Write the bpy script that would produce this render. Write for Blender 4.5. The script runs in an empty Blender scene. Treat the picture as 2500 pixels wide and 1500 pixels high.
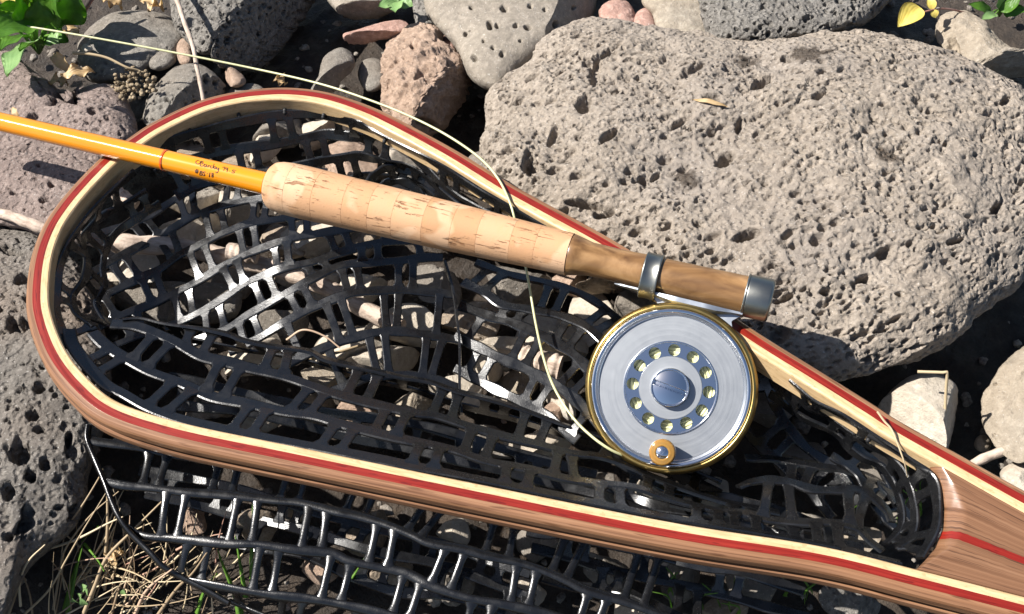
import bpy, math, random
import numpy as np
from mathutils import Vector

# ------------------------------------------------------------------ camera, sky, sun, exposure
scene = bpy.context.scene
TILT = math.radians(38.0)
LENS, SENSOR = 40.0, 36.0
CAM_POS = np.array([0.0, -0.556 * math.sin(TILT), 0.055 + 0.556 * math.cos(TILT)])
cam_data = bpy.data.cameras.new("camera")
cam_data.lens = LENS; cam_data.sensor_width = SENSOR
cam_data.clip_start = 0.01; cam_data.clip_end = 200.0
cam = bpy.data.objects.new("camera", cam_data)
scene.collection.objects.link(cam)
cam.location = CAM_POS; cam.rotation_euler = (TILT, 0, 0)
scene.camera = cam

SUN_TO = np.array([-0.68, 0.04, 0.73]); SUN_TO /= np.linalg.norm(SUN_TO)   # towards the sun
world = bpy.data.worlds.new("World"); scene.world = world; world.use_nodes = True
wn = world.node_tree.nodes; wl = world.node_tree.links
bg = wn["Background"]; sky = wn.new("ShaderNodeTexSky"); sky.sky_type = 'NISHITA'
sky.sun_disc = False
sky.sun_elevation = math.asin(SUN_TO[2]); sky.sun_rotation = math.atan2(SUN_TO[0], SUN_TO[1])
bg.inputs["Strength"].default_value = 0.05
wl.new(sky.outputs[0], bg.inputs["Color"])
sun_data = bpy.data.lights.new("sun", 'SUN'); sun_data.energy = 5.0
sun_data.angle = math.radians(0.5); sun_data.color = (1.0, 0.955, 0.89)
sun = bpy.data.objects.new("sun", sun_data); scene.collection.objects.link(sun)
sun.rotation_euler = Vector(SUN_TO).to_track_quat('Z', 'Y').to_euler()
scene.view_settings.view_transform = 'Standard'; scene.view_settings.look = 'None'
scene.view_settings.gamma = 1.0; scene.view_settings.exposure = 1.15
scene.view_settings.use_curve_mapping = False

rng = np.random.default_rng(7)
random.seed(7)

# ------------------------------------------------------------------ photograph position -> place
F = np.array([0, math.sin(TILT), -math.cos(TILT)]); U = np.array([0, math.cos(TILT), math.sin(TILT)]); R = np.array([1.0, 0, 0])
def ray(u, v):
    k = SENSOR / LENS / 2500.0
    return F + R * (u - 1250) * k + U * (750 - v) * k
def P(u, v, z):
    d = ray(u, v); return CAM_POS + d * ((z - CAM_POS[2]) / d[2])
def mpp(p):                                    # metres per photograph pixel at a point
    return float(np.dot(np.asarray(p) - CAM_POS, F)) * SENSOR / LENS / 2500.0
def unit(a):
    a = np.asarray(a, float); return a / (np.linalg.norm(a) + 1e-12)
def crom(pts, n, closed=False):
    """Catmull-Rom through pts, n samples evenly spread by length."""
    pts = np.asarray(pts, float)
    if closed: q = np.vstack([pts[-1], pts, pts[0], pts[1]])
    else: q = np.vstack([2 * pts[0] - pts[1], pts, 2 * pts[-1] - pts[-2]])
    out = []
    for i in range(len(q) - 3):
        t = np.linspace(0, 1, 16, endpoint=False)[:, None]
        a, b, c, d = q[i:i + 4]
        out.append(0.5 * (2 * b + (c - a) * t + (2 * a - 5 * b + 4 * c - d) * t ** 2 + (3 * b - a - 3 * c + d) * t ** 3))
    out = np.vstack(out + [q[-2][None]])
    s = np.concatenate([[0], np.cumsum(np.linalg.norm(np.diff(out, axis=0), axis=1))])
    w = np.linspace(0, s[-1], n + 1)[:-1] if closed else np.linspace(0, s[-1], n)
    return np.stack([np.interp(w, s, out[:, k]) for k in range(out.shape[1])], 1)

# ------------------------------------------------------------------ scene objects
def new_mesh(name, verts, quads=None, tris=None, smooth=True, uv=None):
    verts = np.asarray(verts, np.float32)
    me = bpy.data.meshes.new(name)
    faces = []; nq = nt = 0
    if quads is not None and len(quads): quads = np.asarray(quads, np.int32); nq = len(quads)
    if tris is not None and len(tris): tris = np.asarray(tris, np.int32); nt = len(tris)
    loops = np.concatenate(([quads.ravel()] if nq else []) + ([tris.ravel()] if nt else []))
    me.vertices.add(len(verts)); me.vertices.foreach_set("co", verts.ravel())
    me.loops.add(len(loops)); me.loops.foreach_set("vertex_index", loops.astype(np.int32))
    st = np.concatenate([np.arange(nq) * 4, nq * 4 + np.arange(nt) * 3]).astype(np.int32)
    me.polygons.add(nq + nt); me.polygons.foreach_set("loop_start", st)
    me.polygons.foreach_set("use_smooth", np.full(nq + nt, bool(smooth)))
    if uv is not None:
        layer = me.uv_layers.new(name="UVMap")
        layer.data.foreach_set("uv", np.asarray(uv, np.float32)[loops].ravel())
    me.update(calc_edges=True); me.validate()
    return me
def link(name, me, mat=None, parent=None, loc=None):
    o = bpy.data.objects.new(name, me); scene.collection.objects.link(o)
    if mat is not None and me is not None: me.materials.append(mat)
    if loc is not None: o.location = loc
    if parent is not None: o.parent = parent
    return o
def tag(o, label=None, cat=None, group=None, kind=None):
    if label: o["label"] = label
    if cat: o["category"] = cat
    if group: o["group"] = group
    if kind: o["kind"] = kind
    return o
def thing(name, label, cat, loc, group=None):
    o = bpy.data.objects.new(name, None); scene.collection.objects.link(o)
    o.empty_display_size = 0.02; o.location = loc
    return tag(o, label, cat, group)
def mesh_at(name, verts, origin, mat, parent=None, **kw):
    """mesh whose vertices are given in world space, stored relative to origin"""
    origin = np.asarray(origin, float)
    me = new_mesh(name, np.asarray(verts) - origin, **kw)
    loc = origin if parent is None else origin - WORLD(parent)
    return link(name, me, mat, parent, loc)
def WORLD(o):
    p = np.array(o.location)
    return p if o.parent is None else p + WORLD(o.parent)

class Geo:
    """collects pieces of one mesh"""
    def __init__(s): s.v = []; s.q = []; s.t = []; s.uv = []; s.n = 0
    def add(s, v, q=None, t=None, uv=None):
        v = np.asarray(v, float); s.v.append(v)
        if q is not None and len(q): s.q.append(np.asarray(q) + s.n)
        if t is not None and len(t): s.t.append(np.asarray(t) + s.n)
        s.uv.append(np.zeros((len(v), 2)) if uv is None else np.asarray(uv, float)); s.n += len(v)
    def make(s, name, origin, mat, parent=None, smooth=True):
        return mesh_at(name, np.vstack(s.v), origin, mat, parent, quads=np.vstack(s.q) if s.q else None,
                       tris=np.vstack(s.t) if s.t else None, smooth=smooth, uv=np.vstack(s.uv))
def grid_quads(n, m, wrap_m=False):
    i = np.arange(n - 1)[:, None]; j = np.arange(m if wrap_m else m - 1)[None]
    j2 = (j + 1) % m
    return np.stack([i * m + j, i * m + j2, (i + 1) * m + j2, (i + 1) * m + j], -1).reshape(-1, 4)
def sweep(geo, center, side, up, prof, hard=True, caps=True, uvscale=1.0):
    """profile (list of closed (a,b) points, metres, or function(i)) swept along center with frame side/up"""
    center = np.asarray(center); n = len(center)
    pr = np.asarray([prof(i) for i in range(n)]) if callable(prof) else np.repeat(np.asarray(prof, float)[None], n, 0)
    m = pr.shape[1]
    ring = center[:, None] + side[:, None] * pr[..., :1] + up[:, None] * pr[..., 1:]
    s = np.concatenate([[0], np.cumsum(np.linalg.norm(np.diff(center, axis=0), axis=1))]) * uvscale
    per = np.concatenate([[0], np.cumsum(np.linalg.norm(np.diff(np.vstack([pr[0], pr[0][:1]]), axis=0), axis=1))])
    if hard:
        for k in range(m):
            k2 = (k + 1) % m
            v = np.stack([ring[:, k], ring[:, k2]], 1).reshape(-1, 3)
            uv = np.stack([np.stack([s, np.full(n, per[k])], 1), np.stack([s, np.full(n, per[k + 1])], 1)], 1).reshape(-1, 2)
            geo.add(v, grid_quads(n, 2), uv=uv)
    else:
        uv = np.stack([np.repeat(s[:, None], m, 1), np.repeat(per[None, :m], n, 0)], -1).reshape(-1, 2)
        geo.add(ring.reshape(-1, 3), grid_quads(n, m, True), uv=uv)
    if caps:
        for e in (0, n - 1):
            c = ring[e].mean(0)
            geo.add(np.vstack([ring[e], c]), t=[[k, (k + 1) % m, m] for k in range(m)],
                    uv=np.vstack([pr[e], pr[e].mean(0)]))
def frames(pts, ref=np.array([0, 0, 1.0])):
    pts = np.asarray(pts, float)
    t = np.gradient(pts, axis=0); t /= np.linalg.norm(t, axis=1)[:, None] + 1e-12
    a = np.cross(t, ref); bad = np.linalg.norm(a, axis=1) < 1e-3
    a[bad] = np.cross(t[bad], np.array([0.3, 1, 0]))
    a /= np.linalg.norm(a, axis=1)[:, None] + 1e-12
    return t, a, np.cross(a, t)
def tube(geo, pts, rad, sides=8, caps=True):
    pts = np.asarray(pts, float); t, a, b = frames(pts)
    rad = np.broadcast_to(np.asarray(rad, float), (len(pts),))
    ang = np.arange(sides) / sides * 2 * math.pi
    sweep(geo, pts, a, b, lambda i: np.stack([np.cos(ang), np.sin(ang)], 1) * rad[i], hard=False, caps=caps)
def lathe(geo, origin, axis, prof, seg=64, ref=(0, 0, 1), hard=()):
    """prof: (t, r) along axis; indices in hard get a doubled ring"""
    axis = unit(axis); a = unit(np.cross(axis, ref)); b = np.cross(axis, a)
    ang = np.arange(seg) / seg * 2 * math.pi
    prof = np.asarray(prof, float)
    cuts = [0] + [h for h in hard] + [len(prof) - 1]
    s = np.concatenate([[0], np.cumsum(np.linalg.norm(np.diff(prof, axis=0), axis=1))])
    for c0, c1 in zip(cuts[:-1], cuts[1:]):
        pr = prof[c0:c1 + 1]
        v = np.asarray(origin) + pr[:, None, :1] * axis + pr[:, None, 1:] * (np.cos(ang)[:, None] * a + np.sin(ang)[:, None] * b)[None]
        uv = np.stack([np.repeat(s[c0:c1 + 1, None], seg, 1), np.repeat((ang / (2 * math.pi))[None], len(pr), 0)], -1)
        geo.add(v.reshape(-1, 3), grid_quads(len(pr), seg, True), uv=uv.reshape(-1, 2))

# ------------------------------------------------------------------ noise on arrays
def hsh(ix, iy, iz, seed):
    with np.errstate(over='ignore'):
        h = (ix.astype(np.uint32) * np.uint32(73856093)) ^ (iy.astype(np.uint32) * np.uint32(19349663)) ^ (iz.astype(np.uint32) * np.uint32(83492791)) ^ np.uint32((seed * 2654435761) & 0xffffffff)
        h = (h ^ (h >> np.uint32(15))) * np.uint32(2246822519)
        h = (h ^ (h >> np.uint32(13))) * np.uint32(3266489917)
        h = h ^ (h >> np.uint32(16))
    return h
def h01(h): return h.astype(np.float32) * np.float32(1 / 4294967296.0)
def vnoise(p, seed=0):
    f = np.floor(p); i = f.astype(np.int64) & 0xffff; t = (p - f).astype(np.float32)
    t = t * t * t * (t * (t * 6 - 15) + 10)
    r = 0
    for dx in (0, 1):
        for dy in (0, 1):
            for dz in (0, 1):
                w = (t[:, 0] if dx else 1 - t[:, 0]) * (t[:, 1] if dy else 1 - t[:, 1]) * (t[:, 2] if dz else 1 - t[:, 2])
                r = r + w * h01(hsh(i[:, 0] + dx, i[:, 1] + dy, i[:, 2] + dz, seed))
    return r * 2 - 1
def fbm(p, seed=0, octv=4, gain=0.5):
    a = 1.0; s = 0; q = p.copy(); tot = 0
    for o in range(octv):
        s = s + a * vnoise(q, seed + o * 13); tot += a; a *= gain; q = q * 2.03 + 17.3
    return s / tot
def pits(p, cell, prob, r0, r1, seed, steep=0.6):
    """depth field (metres) of scattered round hollows; r0..r1 as a share of the cell (at most 0.5)"""
    q = p / cell; base = np.floor(q - 0.5).astype(np.int64)
    best = np.zeros(len(p), np.float32)
    for dx in (0, 1):
        for dy in (0, 1):
            for dz in (0, 1):
                c = base + np.array([dx, dy, dz]); i = c & 0xffff
                h = hsh(i[:, 0], i[:, 1], i[:, 2], seed)
                on = h01(h) < prob
                if not on.any(): continue
                k = np.nonzero(on)[0]; ik = i[k]
                hx = h01(hsh(ik[:, 0], ik[:, 1], ik[:, 2], seed + 1)); hy = h01(hsh(ik[:, 0], ik[:, 1], ik[:, 2], seed + 2)); hz = h01(hsh(ik[:, 0], ik[:, 1], ik[:, 2], seed + 3))
                hr = h01(hsh(ik[:, 0], ik[:, 1], ik[:, 2], seed + 4))
                d = q[k] - c[k] - np.stack([hx, hy, hz], 1)
                rr = r0 + (r1 - r0) * hr ** 1.4
                x = np.sqrt((d * d).sum(1)) / rr
                e = np.clip((1 - x) / (1 - steep), 0, 1); e = e * e * (3 - 2 * e)
                np.maximum.at(best, k, (e * rr * cell).astype(np.float32))
    return best
# ------------------------------------------------------------------ materials
class M:
    def __init__(s, name, rough=0.8, spec=0.5, metal=0.0):
        s.m = bpy.data.materials.new(name); s.m.use_nodes = True
        s.n = s.m.node_tree.nodes; s.l = s.m.node_tree.links
        s.b = s.n["Principled BSDF"]; s.out = s.n["Material Output"]
        s.set("Roughness", rough); s.set("Specular IOR Level", spec); s.set("Metallic", metal)
    def set(s, k, v):
        if hasattr(v, "links"): s.l.new(v, s.b.inputs[k])
        elif k in ("Base Color", "Coat Tint", "Subsurface Radius") and len(v) == 3 and k != "Subsurface Radius": s.b.inputs[k].default_value = (*v, 1)
        else: s.b.inputs[k].default_value = v
        return s
    def coord(s, kind="Object", scale=(1, 1, 1), loc=(0, 0, 0), rot=(0, 0, 0)):
        t = s.n.new("ShaderNodeTexCoord"); mp = s.n.new("ShaderNodeMapping")
        mp.inputs["Scale"].default_value = scale; mp.inputs["Location"].default_value = loc; mp.inputs["Rotation"].default_value = rot
        s.l.new(t.outputs[kind], mp.inputs["Vector"]); return mp.outputs[0]
    def noise(s, vec, scale, detail=4, rough=0.55, dist=0.0):
        t = s.n.new("ShaderNodeTexNoise"); t.inputs["Scale"].default_value = scale; t.inputs["Detail"].default_value = detail
        t.inputs["Roughness"].default_value = rough; t.inputs["Distortion"].default_value = dist
        s.l.new(vec, t.inputs["Vector"]); return t.outputs[0]
    def voro(s, vec, scale, feature='F1', rnd=1.0, out=0):
        t = s.n.new("ShaderNodeTexVoronoi"); t.feature = feature; t.inputs["Scale"].default_value = scale; t.inputs["Randomness"].default_value = rnd
        s.l.new(vec, t.inputs["Vector"]); return t.outputs[out]
    def ramp(s, f, stops):
        t = s.n.new("ShaderNodeValToRGB"); e = t.color_ramp.elements
        while len(e) < len(stops): e.new(0.5)
        for k, (p, c) in enumerate(stops):
            e[k].position = p; e[k].color = (*c, 1) if len(c) == 3 else c
        s.l.new(f, t.inputs[0]); return t.outputs[0]
    def mix(s, f, a, b, mode='MIX'):
        t = s.n.new("ShaderNodeMix"); t.data_type = 'RGBA'; t.blend_type = mode
        for idx, x in ((0, f), (6, a), (7, b)):
            if hasattr(x, "links"): s.l.new(x, t.inputs[idx])
            elif idx == 0: t.inputs[0].default_value = x
            else: t.inputs[idx].default_value = (*x, 1)
        return t.outputs[2]
    def math(s, op, a, b=0.0, clamp=False):
        t = s.n.new("ShaderNodeMath"); t.operation = op; t.use_clamp = clamp
        for i, x in enumerate((a, b)):
            if hasattr(x, "links"): s.l.new(x, t.inputs[i])
            else: t.inputs[i].default_value = x
        return t.outputs[0]
    def maprange(s, f, a, b, c=0.0, d=1.0):
        t = s.n.new("ShaderNodeMapRange"); t.inputs[1].default_value = a; t.inputs[2].default_value = b
        t.inputs[3].default_value = c; t.inputs[4].default_value = d
        s.l.new(f, t.inputs[0]); return t.outputs[0]
    def bump(s, h, dist, strength=1.0, prev=None):
        t = s.n.new("ShaderNodeBump"); t.inputs["Strength"].default_value = strength; t.inputs["Distance"].default_value = dist
        s.l.new(h, t.inputs["Height"])
        if prev is not None: s.l.new(prev, t.inputs["Normal"])
        s.l.new(t.outputs[0], s.b.inputs["Normal"]); return t.outputs[0]
    def attr_rand(s):
        t = s.n.new("ShaderNodeObjectInfo"); return t.outputs["Random"]

def rock_mat(name, dark, mid, light, fine=1.0, warm=None, pores=0.0, wet=()):
    m = M(name, 0.92, 0.25); v = m.coord()
    big = m.noise(v, 22, 5, 0.6); sm = m.noise(v, 260, 5, 0.65)
    col = m.ramp(big, [(0.30, dark), (0.52, mid), (0.72, light)])
    col = m.mix(0.55, col, m.ramp(sm, [(0.30, tuple(c * 0.62 for c in mid)), (0.5, mid), (0.72, tuple(min(1, c * 1.35) for c in light))]))
    if warm is not None:
        w = m.noise(m.coord(loc=(3.1, 1.7, 0.4)), 9, 3, 0.5)
        col = m.mix(m.maprange(w, 0.48, 0.68, 0, 0.75), col, warm)
    speck = m.noise(m.coord(loc=(7, 2, 5)), 900, 2, 0.5)
    col = m.mix(m.maprange(speck, 0.66, 0.72, 0, 0.5), col, (0.62, 0.60, 0.56))
    rgh = None
    for (px, py, pz, rad) in wet:
        t = m.n.new("ShaderNodeVectorMath"); t.operation = 'DISTANCE'
        m.l.new(m.coord(), t.inputs[0]); t.inputs[1].default_value = (px, py, pz)
        d = m.math('ADD', m.math('DIVIDE', t.outputs["Value"], rad), m.maprange(m.noise(m.coord(), 120, 3), 0.2, 0.8, -0.55, 0.55))
        k = m.maprange(d, 0.55, 0.85, 1, 0)
        col = m.mix(k, col, m.mix(1.0, col, (0.30, 0.27, 0.24), 'MULTIPLY'))
        r = m.maprange(k, 0, 1, 0.0, 0.62); rgh = r if rgh is None else m.math('MAXIMUM', rgh, r)
    if rgh is not None: m.set("Roughness", m.math('SUBTRACT', 0.92, rgh)); m.set("Specular IOR Level", 0.4)
    m.set("Base Color", col)
    b = m.bump(m.noise(m.coord(), 330, 8, 0.72), 0.0024 * fine, 0.9)
    b = m.bump(m.noise(m.coord(loc=(4, 4, 1)), 1100, 5, 0.65), 0.0008 * fine, 0.8, b)
    if pores:
        vo = m.voro(m.coord(), 330, 'SMOOTH_F1')
        m.bump(m.maprange(vo, 0.12, 0.42), 0.0022 * pores, 1.0, b)
    return m.m

MAT = {}
MAT['taupe'] = None
MAT['smooth_grey'] = rock_mat("pale_basalt", (0.19, 0.163, 0.132), (0.235, 0.205, 0.168), (0.28, 0.245, 0.205), 0.5)
MAT['dark_grey'] = rock_mat("dark_basalt", (0.11, 0.10, 0.09), (0.18, 0.167, 0.15), (0.27, 0.25, 0.225), 1.0, pores=0.8)
MAT['mid_grey'] = rock_mat("grey_basalt", (0.13, 0.12, 0.105), (0.20, 0.185, 0.163), (0.30, 0.275, 0.242), 1.1, warm=(0.23, 0.19, 0.15))
MAT['mauve'] = rock_mat("mauve_scoria", (0.155, 0.118, 0.102), (0.225, 0.175, 0.155), (0.32, 0.258, 0.23), 1.0, pores=0.5)
MAT['tan'] = rock_mat("tan_tuff", (0.30, 0.205, 0.145), (0.42, 0.30, 0.225), (0.52, 0.39, 0.30), 1.6)
MAT['red'] = rock_mat("reddish_stone", (0.26, 0.15, 0.115), (0.38, 0.235, 0.19), (0.48, 0.33, 0.28), 0.8)
MAT['cream'] = rock_mat("cream_stone", (0.25, 0.21, 0.165), (0.335, 0.29, 0.232), (0.41, 0.36, 0.295), 1.1, warm=(0.35, 0.28, 0.20))
MAT['pale'] = rock_mat("pale_grey_stone", (0.32, 0.285, 0.235), (0.43, 0.39, 0.33), (0.52, 0.475, 0.41), 0.6, warm=(0.37, 0.30, 0.22))
MAT['black_pitted'] = rock_mat("charcoal_lava", (0.105, 0.094, 0.082), (0.17, 0.153, 0.135), (0.26, 0.235, 0.208), 1.2, warm=(0.23, 0.175, 0.135), pores=0.9)
MAT['brown'] = rock_mat("brown_stone", (0.20, 0.15, 0.11), (0.30, 0.24, 0.18), (0.40, 0.33, 0.26), 1.0)

def soil_mat():
    m = M("damp_soil", 0.6, 0.5); v = m.coord()
    c = m.ramp(m.noise(v, 55, 6, 0.7), [(0.3, (0.018, 0.012, 0.008)), (0.55, (0.05, 0.036, 0.025)), (0.8, (0.12, 0.09, 0.065))])
    m.set("Base Color", c); m.set("Roughness", m.maprange(m.noise(v, 30, 3), 0.35, 0.65, 0.25, 0.9))
    m.bump(m.noise(m.coord(), 350, 6, 0.7), 0.004, 1.0); return m.m
MAT['soil'] = soil_mat()
def gravel_mat():
    m = M("gravel", 0.9, 0.3)
    g = m.n.new("ShaderNodeNewGeometry"); r = g.outputs["Random Per Island"]
    c = m.ramp(r, [(0.0, (0.05, 0.038, 0.028)), (0.4, (0.13, 0.10, 0.075)), (0.7, (0.20, 0.175, 0.145)), (0.9, (0.32, 0.28, 0.22)), (1.0, (0.20, 0.11, 0.08))])
    c = m.mix(0.5, c, m.ramp(m.noise(m.coord(), 600, 5, 0.6), [(0.3, (0.08, 0.07, 0.06)), (0.7, (0.4, 0.37, 0.33))]))
    m.set("Base Color", c); m.bump(m.noise(m.coord(), 700, 6), 0.0014, 1.0); return m.m
MAT['gravel'] = gravel_mat()

def wood_mat(name, c0, c1, c2, along=9.0, across=520.0, rough=0.28, coat=0.5, streak=None, pore=0.0):
    m = M(name, rough, 0.5); v = m.coord("UV", (along, across, 1))
    v2 = m.coord("UV", (along * 2.2, across * 3.2, 1), (3, 1, 0))
    n1 = m.noise(v, 1.0, 5, 0.6, 0.4); n2 = m.noise(v2, 1.0, 3, 0.6)
    col = m.ramp(n1, [(0.28, c0), (0.5, c1), (0.75, c2)])
    col = m.mix(m.maprange(n2, 0.45, 0.75, 0, 0.45), col, tuple(c * 0.55 for c in c0))
    if streak is not None:
        n3 = m.noise(m.coord("UV", (along * 5, across * 1.3, 1), (9, 4, 0)), 1.0, 2, 0.5)
        col = m.mix(m.maprange(n3, 0.60, 0.66, 0, 0.8), col, streak)
    m.set("Base Color", col); m.set("Coat Weight", coat); m.set("Coat Roughness", 0.12)
    m.set("Roughness", m.maprange(n1, 0.2, 0.8, rough * 0.8, rough * 1.5))
    m.bump(n2, 0.00012, 0.5); return m.m
MAT['walnut'] = wood_mat("varnished_walnut", (0.125, 0.056, 0.027), (0.225, 0.112, 0.057), (0.31, 0.167, 0.09), streak=(0.10, 0.043, 0.02), across=560, along=9, coat=0.25)
MAT['padauk'] = wood_mat("red_hardwood", (0.13, 0.009, 0.005), (0.195, 0.014, 0.008), (0.27, 0.024, 0.012), streak=(0.09, 0.006, 0.004), across=700, along=18, coat=0.2)
MAT['maple'] = wood_mat("pale_maple", (0.43, 0.29, 0.145), (0.55, 0.39, 0.215), (0.62, 0.46, 0.27), along=60, across=420, coat=0.3, streak=(0.42, 0.28, 0.14))
MAT['handle_walnut'] = wood_mat("handle_walnut", (0.10, 0.046, 0.022), (0.175, 0.086, 0.044), (0.255, 0.138, 0.076), along=6, across=800, streak=(0.06, 0.028, 0.014))

def seat_mat():
    m = M("figured_walnut", 0.3, 0.5); v = m.coord("UV", (30, 3.2, 1), rot=(0, 0, 0.5))
    n1 = m.noise(v, 1.0, 4, 0.55, 1.6)
    col = m.ramp(n1, [(0.32, (0.085, 0.04, 0.015)), (0.46, (0.165, 0.086, 0.033)), (0.60, (0.26, 0.145, 0.061)), (0.76, (0.36, 0.215, 0.10))])
    n2 = m.noise(m.coord("UV", (90, 60, 1)), 1.0, 3, 0.6)
    col = m.mix(m.maprange(n2, 0.62, 0.72, 0, 0.5), col, (0.10, 0.04, 0.015))
    m.set("Base Color", col); m.set("Coat Weight", 0.35); m.set("Coat Roughness", 0.25); return m.m
MAT['seat'] = seat_mat()

def cork_mat():
    m = M("cork", 0.72, 0.3)
    def ofs(a, b):
        t = m.n.new("ShaderNodeCombineXYZ"); m.l.new(m.math('MULTIPLY', m.attr_rand(), 57.0), t.inputs[0]); m.l.new(m.math('MULTIPLY', m.attr_rand(), 31.0), t.inputs[1])
        v = m.n.new("ShaderNodeVectorMath"); v.operation = 'ADD'; m.l.new(m.coord("UV", (a, b, 1)), v.inputs[0]); m.l.new(t.outputs[0], v.inputs[1]); return v.outputs[0]
    base = m.ramp(m.attr_rand(), [(0.0, (0.36, 0.185, 0.088)), (0.5, (0.43, 0.24, 0.125)), (1.0, (0.50, 0.30, 0.172))])
    fil = m.noise(m.coord("Object", (1, 1, 1), (2, 3, 1)), 42, 2, 0.4)
    col = m.mix(m.maprange(fil, 0.53, 0.56, 0, 0.6), base, (0.58, 0.39, 0.25))
    gr = m.noise(m.coord("UV", (260, 9, 1)), 1.0, 4, 0.6)
    col = m.mix(m.maprange(gr, 0.5, 0.8, 0, 0.35), col, (0.50, 0.27, 0.11))
    len_ = m.noise(ofs(90, 60), 1.0, 4, 0.7, 0.3)
    where = m.noise(ofs(60, 9), 1.0, 2)
    k = m.math('MULTIPLY', m.maprange(len_, 0.575, 0.62), m.maprange(where, 0.47, 0.56))
    col = m.mix(m.math('MULTIPLY', k, 0.8), col, (0.17, 0.07, 0.025))
    m.set("Base Color", col)
    b = m.bump(m.math('SUBTRACT', 1.0, k), 0.0006, 0.8); m.bump(m.noise(m.coord(), 1500, 3), 0.00025, 0.4, b)
    return m.m
MAT['cork'] = cork_mat()

def amber_mat(name, ridges):
    m = M(name, 0.16, 0.5); m.set("Base Color", m.ramp(m.noise(m.coord("UV", (12, 2, 1)), 1.0, 3), [(0.3, (0.66, 0.215, 0.004)), (0.7, (0.76, 0.27, 0.006))]))
    m.set("Coat Weight", 1.0); m.set("Coat Roughness", 0.04)
    if ridges:
        w = m.n.new("ShaderNodeTexWave"); w.bands_direction = 'X'; w.inputs["Scale"].default_value = 1.0; w.inputs["Distortion"].default_value = 0.6
        m.l.new(m.coord("UV", (560, 0.4, 1)), w.inputs["Vector"]); m.bump(w.outputs[1], 0.00008, 0.55)
        t = m.n.new("ShaderNodeBump")
    return m.m
MAT['amber'] = amber_mat("amber_varnish", False)
MAT['amber_wrap'] = amber_mat("amber_thread_wrap", True)
MAT['wrap_ring'] = M("orange_thread", 0.2).set("Base Color", (0.62, 0.085, 0.004)).set("Coat Weight", 1.0).m
MAT['ink'] = M("brown_ink", 0.5).set("Base Color", (0.05, 0.014, 0.004)).m

def rubber_mat():
    m = M("black_rubber", 0.34, 0.7); v = m.coord()
    n = m.noise(v, 160, 4, 0.6)
    m.set("Base Color", m.ramp(m.noise(m.coord(), 420, 5, 0.7), [(0.35, (0.0035, 0.0036, 0.0042)), (0.66, (0.006, 0.0062, 0.007)), (0.85, (0.03, 0.029, 0.028))]))
    m.set("Roughness", m.maprange(n, 0.3, 0.7, 0.18, 0.36))
    m.bump(m.noise(m.coord(), 1500, 3), 0.00012, 0.5); return m.m
MAT['rubber'] = rubber_mat()
MAT['cord'] = M("black_cord", 0.6).set("Base Color", (0.008, 0.008, 0.009)).m

def metal_mat(name, col, rough, aniso=0.0, scr=0.0):
    m = M(name, rough, 0.5, 1.0); m.set("Base Color", col)
    if aniso: m.set("Anisotropic", aniso)
    n = m.noise(m.coord(), 120, 4, 0.6)
    m.set("Roughness", m.maprange(n, 0.2, 0.8, rough * 0.85, rough * 1.2))
    if scr: m.bump(n, 0.00003 * scr, 0.6)
    return m.m
MAT['alu'] = M("brushed_aluminium", 0.44, 0.5, 0.88).set("Base Color", (0.31, 0.325, 0.345))
_a = MAT['alu']; _t = _a.noise(_a.coord("UV", (1400, 0.6, 1)), 1.0, 4, 0.7); _s = _a.noise(_a.coord(), 190, 5, 0.6)
_a.set("Roughness", _a.math('ADD', _a.maprange(_t, 0.3, 0.7, 0.38, 0.47), _a.maprange(_s, 0.3, 0.8, 0.0, 0.05))); _a.bump(_t, 0.000003, 0.3); MAT['alu'] = _a.m
MAT['polished'] = metal_mat("polished_aluminium", (0.78, 0.79, 0.82), 0.10)
MAT['chrome'] = metal_mat("chrome", (0.80, 0.81, 0.84), 0.06)
MAT['gold'] = metal_mat("gold_anodised_rim", (0.45, 0.315, 0.11), 0.33)
MAT['nickel'] = metal_mat("nickel_silver", (0.30, 0.30, 0.275), 0.36)
MAT['foot'] = metal_mat("reel_foot_metal", (0.40, 0.43, 0.48), 0.42)
MAT['dark'] = M("reel_inside_black", 0.5).set("Base Color", (0.012, 0.012, 0.014)).m
def knob_mat():
    m = M("horn_knob", 0.15); m.set("Base Color", (0.27, 0.145, 0.03)); m.set("Coat Weight", 0.8)
    m.set("Subsurface Weight", 0.5); m.set("Subsurface Radius", (0.006, 0.003, 0.001)); m.set("Subsurface Scale", 0.6); return m.m
MAT['knob'] = knob_mat()
def line_mat():
    m = M("pale_green_fly_line", 0.4); m.set("Base Color", m.ramp(m.noise(m.coord(), 60, 3), [(0.3, (0.40, 0.40, 0.21)), (0.7, (0.50, 0.50, 0.29))])); return m.m
MAT['line'] = line_mat()

def bark_mat(name, a, b, c):
    m = M(name, 0.85, 0.3); v = m.coord("UV", (60, 220, 1))
    n = m.noise(v, 1.0, 5, 0.7); m.set("Base Color", m.ramp(n, [(0.3, a), (0.5, b), (0.75, c)]))
    x = m.bump(n, 0.0007, 0.9); m.bump(m.noise(m.coord(), 700, 4), 0.0005, 0.7, x); return m.m
MAT['bark'] = bark_mat("weathered_twig", (0.17, 0.12, 0.09), (0.40, 0.32, 0.26), (0.56, 0.47, 0.40))
MAT['bark_red'] = bark_mat("reddish_stem", (0.16, 0.06, 0.04), (0.33, 0.17, 0.13), (0.48, 0.36, 0.31))
MAT['wood_end'] = bark_mat("broken_wood_end", (0.16, 0.09, 0.05), (0.30, 0.19, 0.12), (0.45, 0.32, 0.22))

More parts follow.
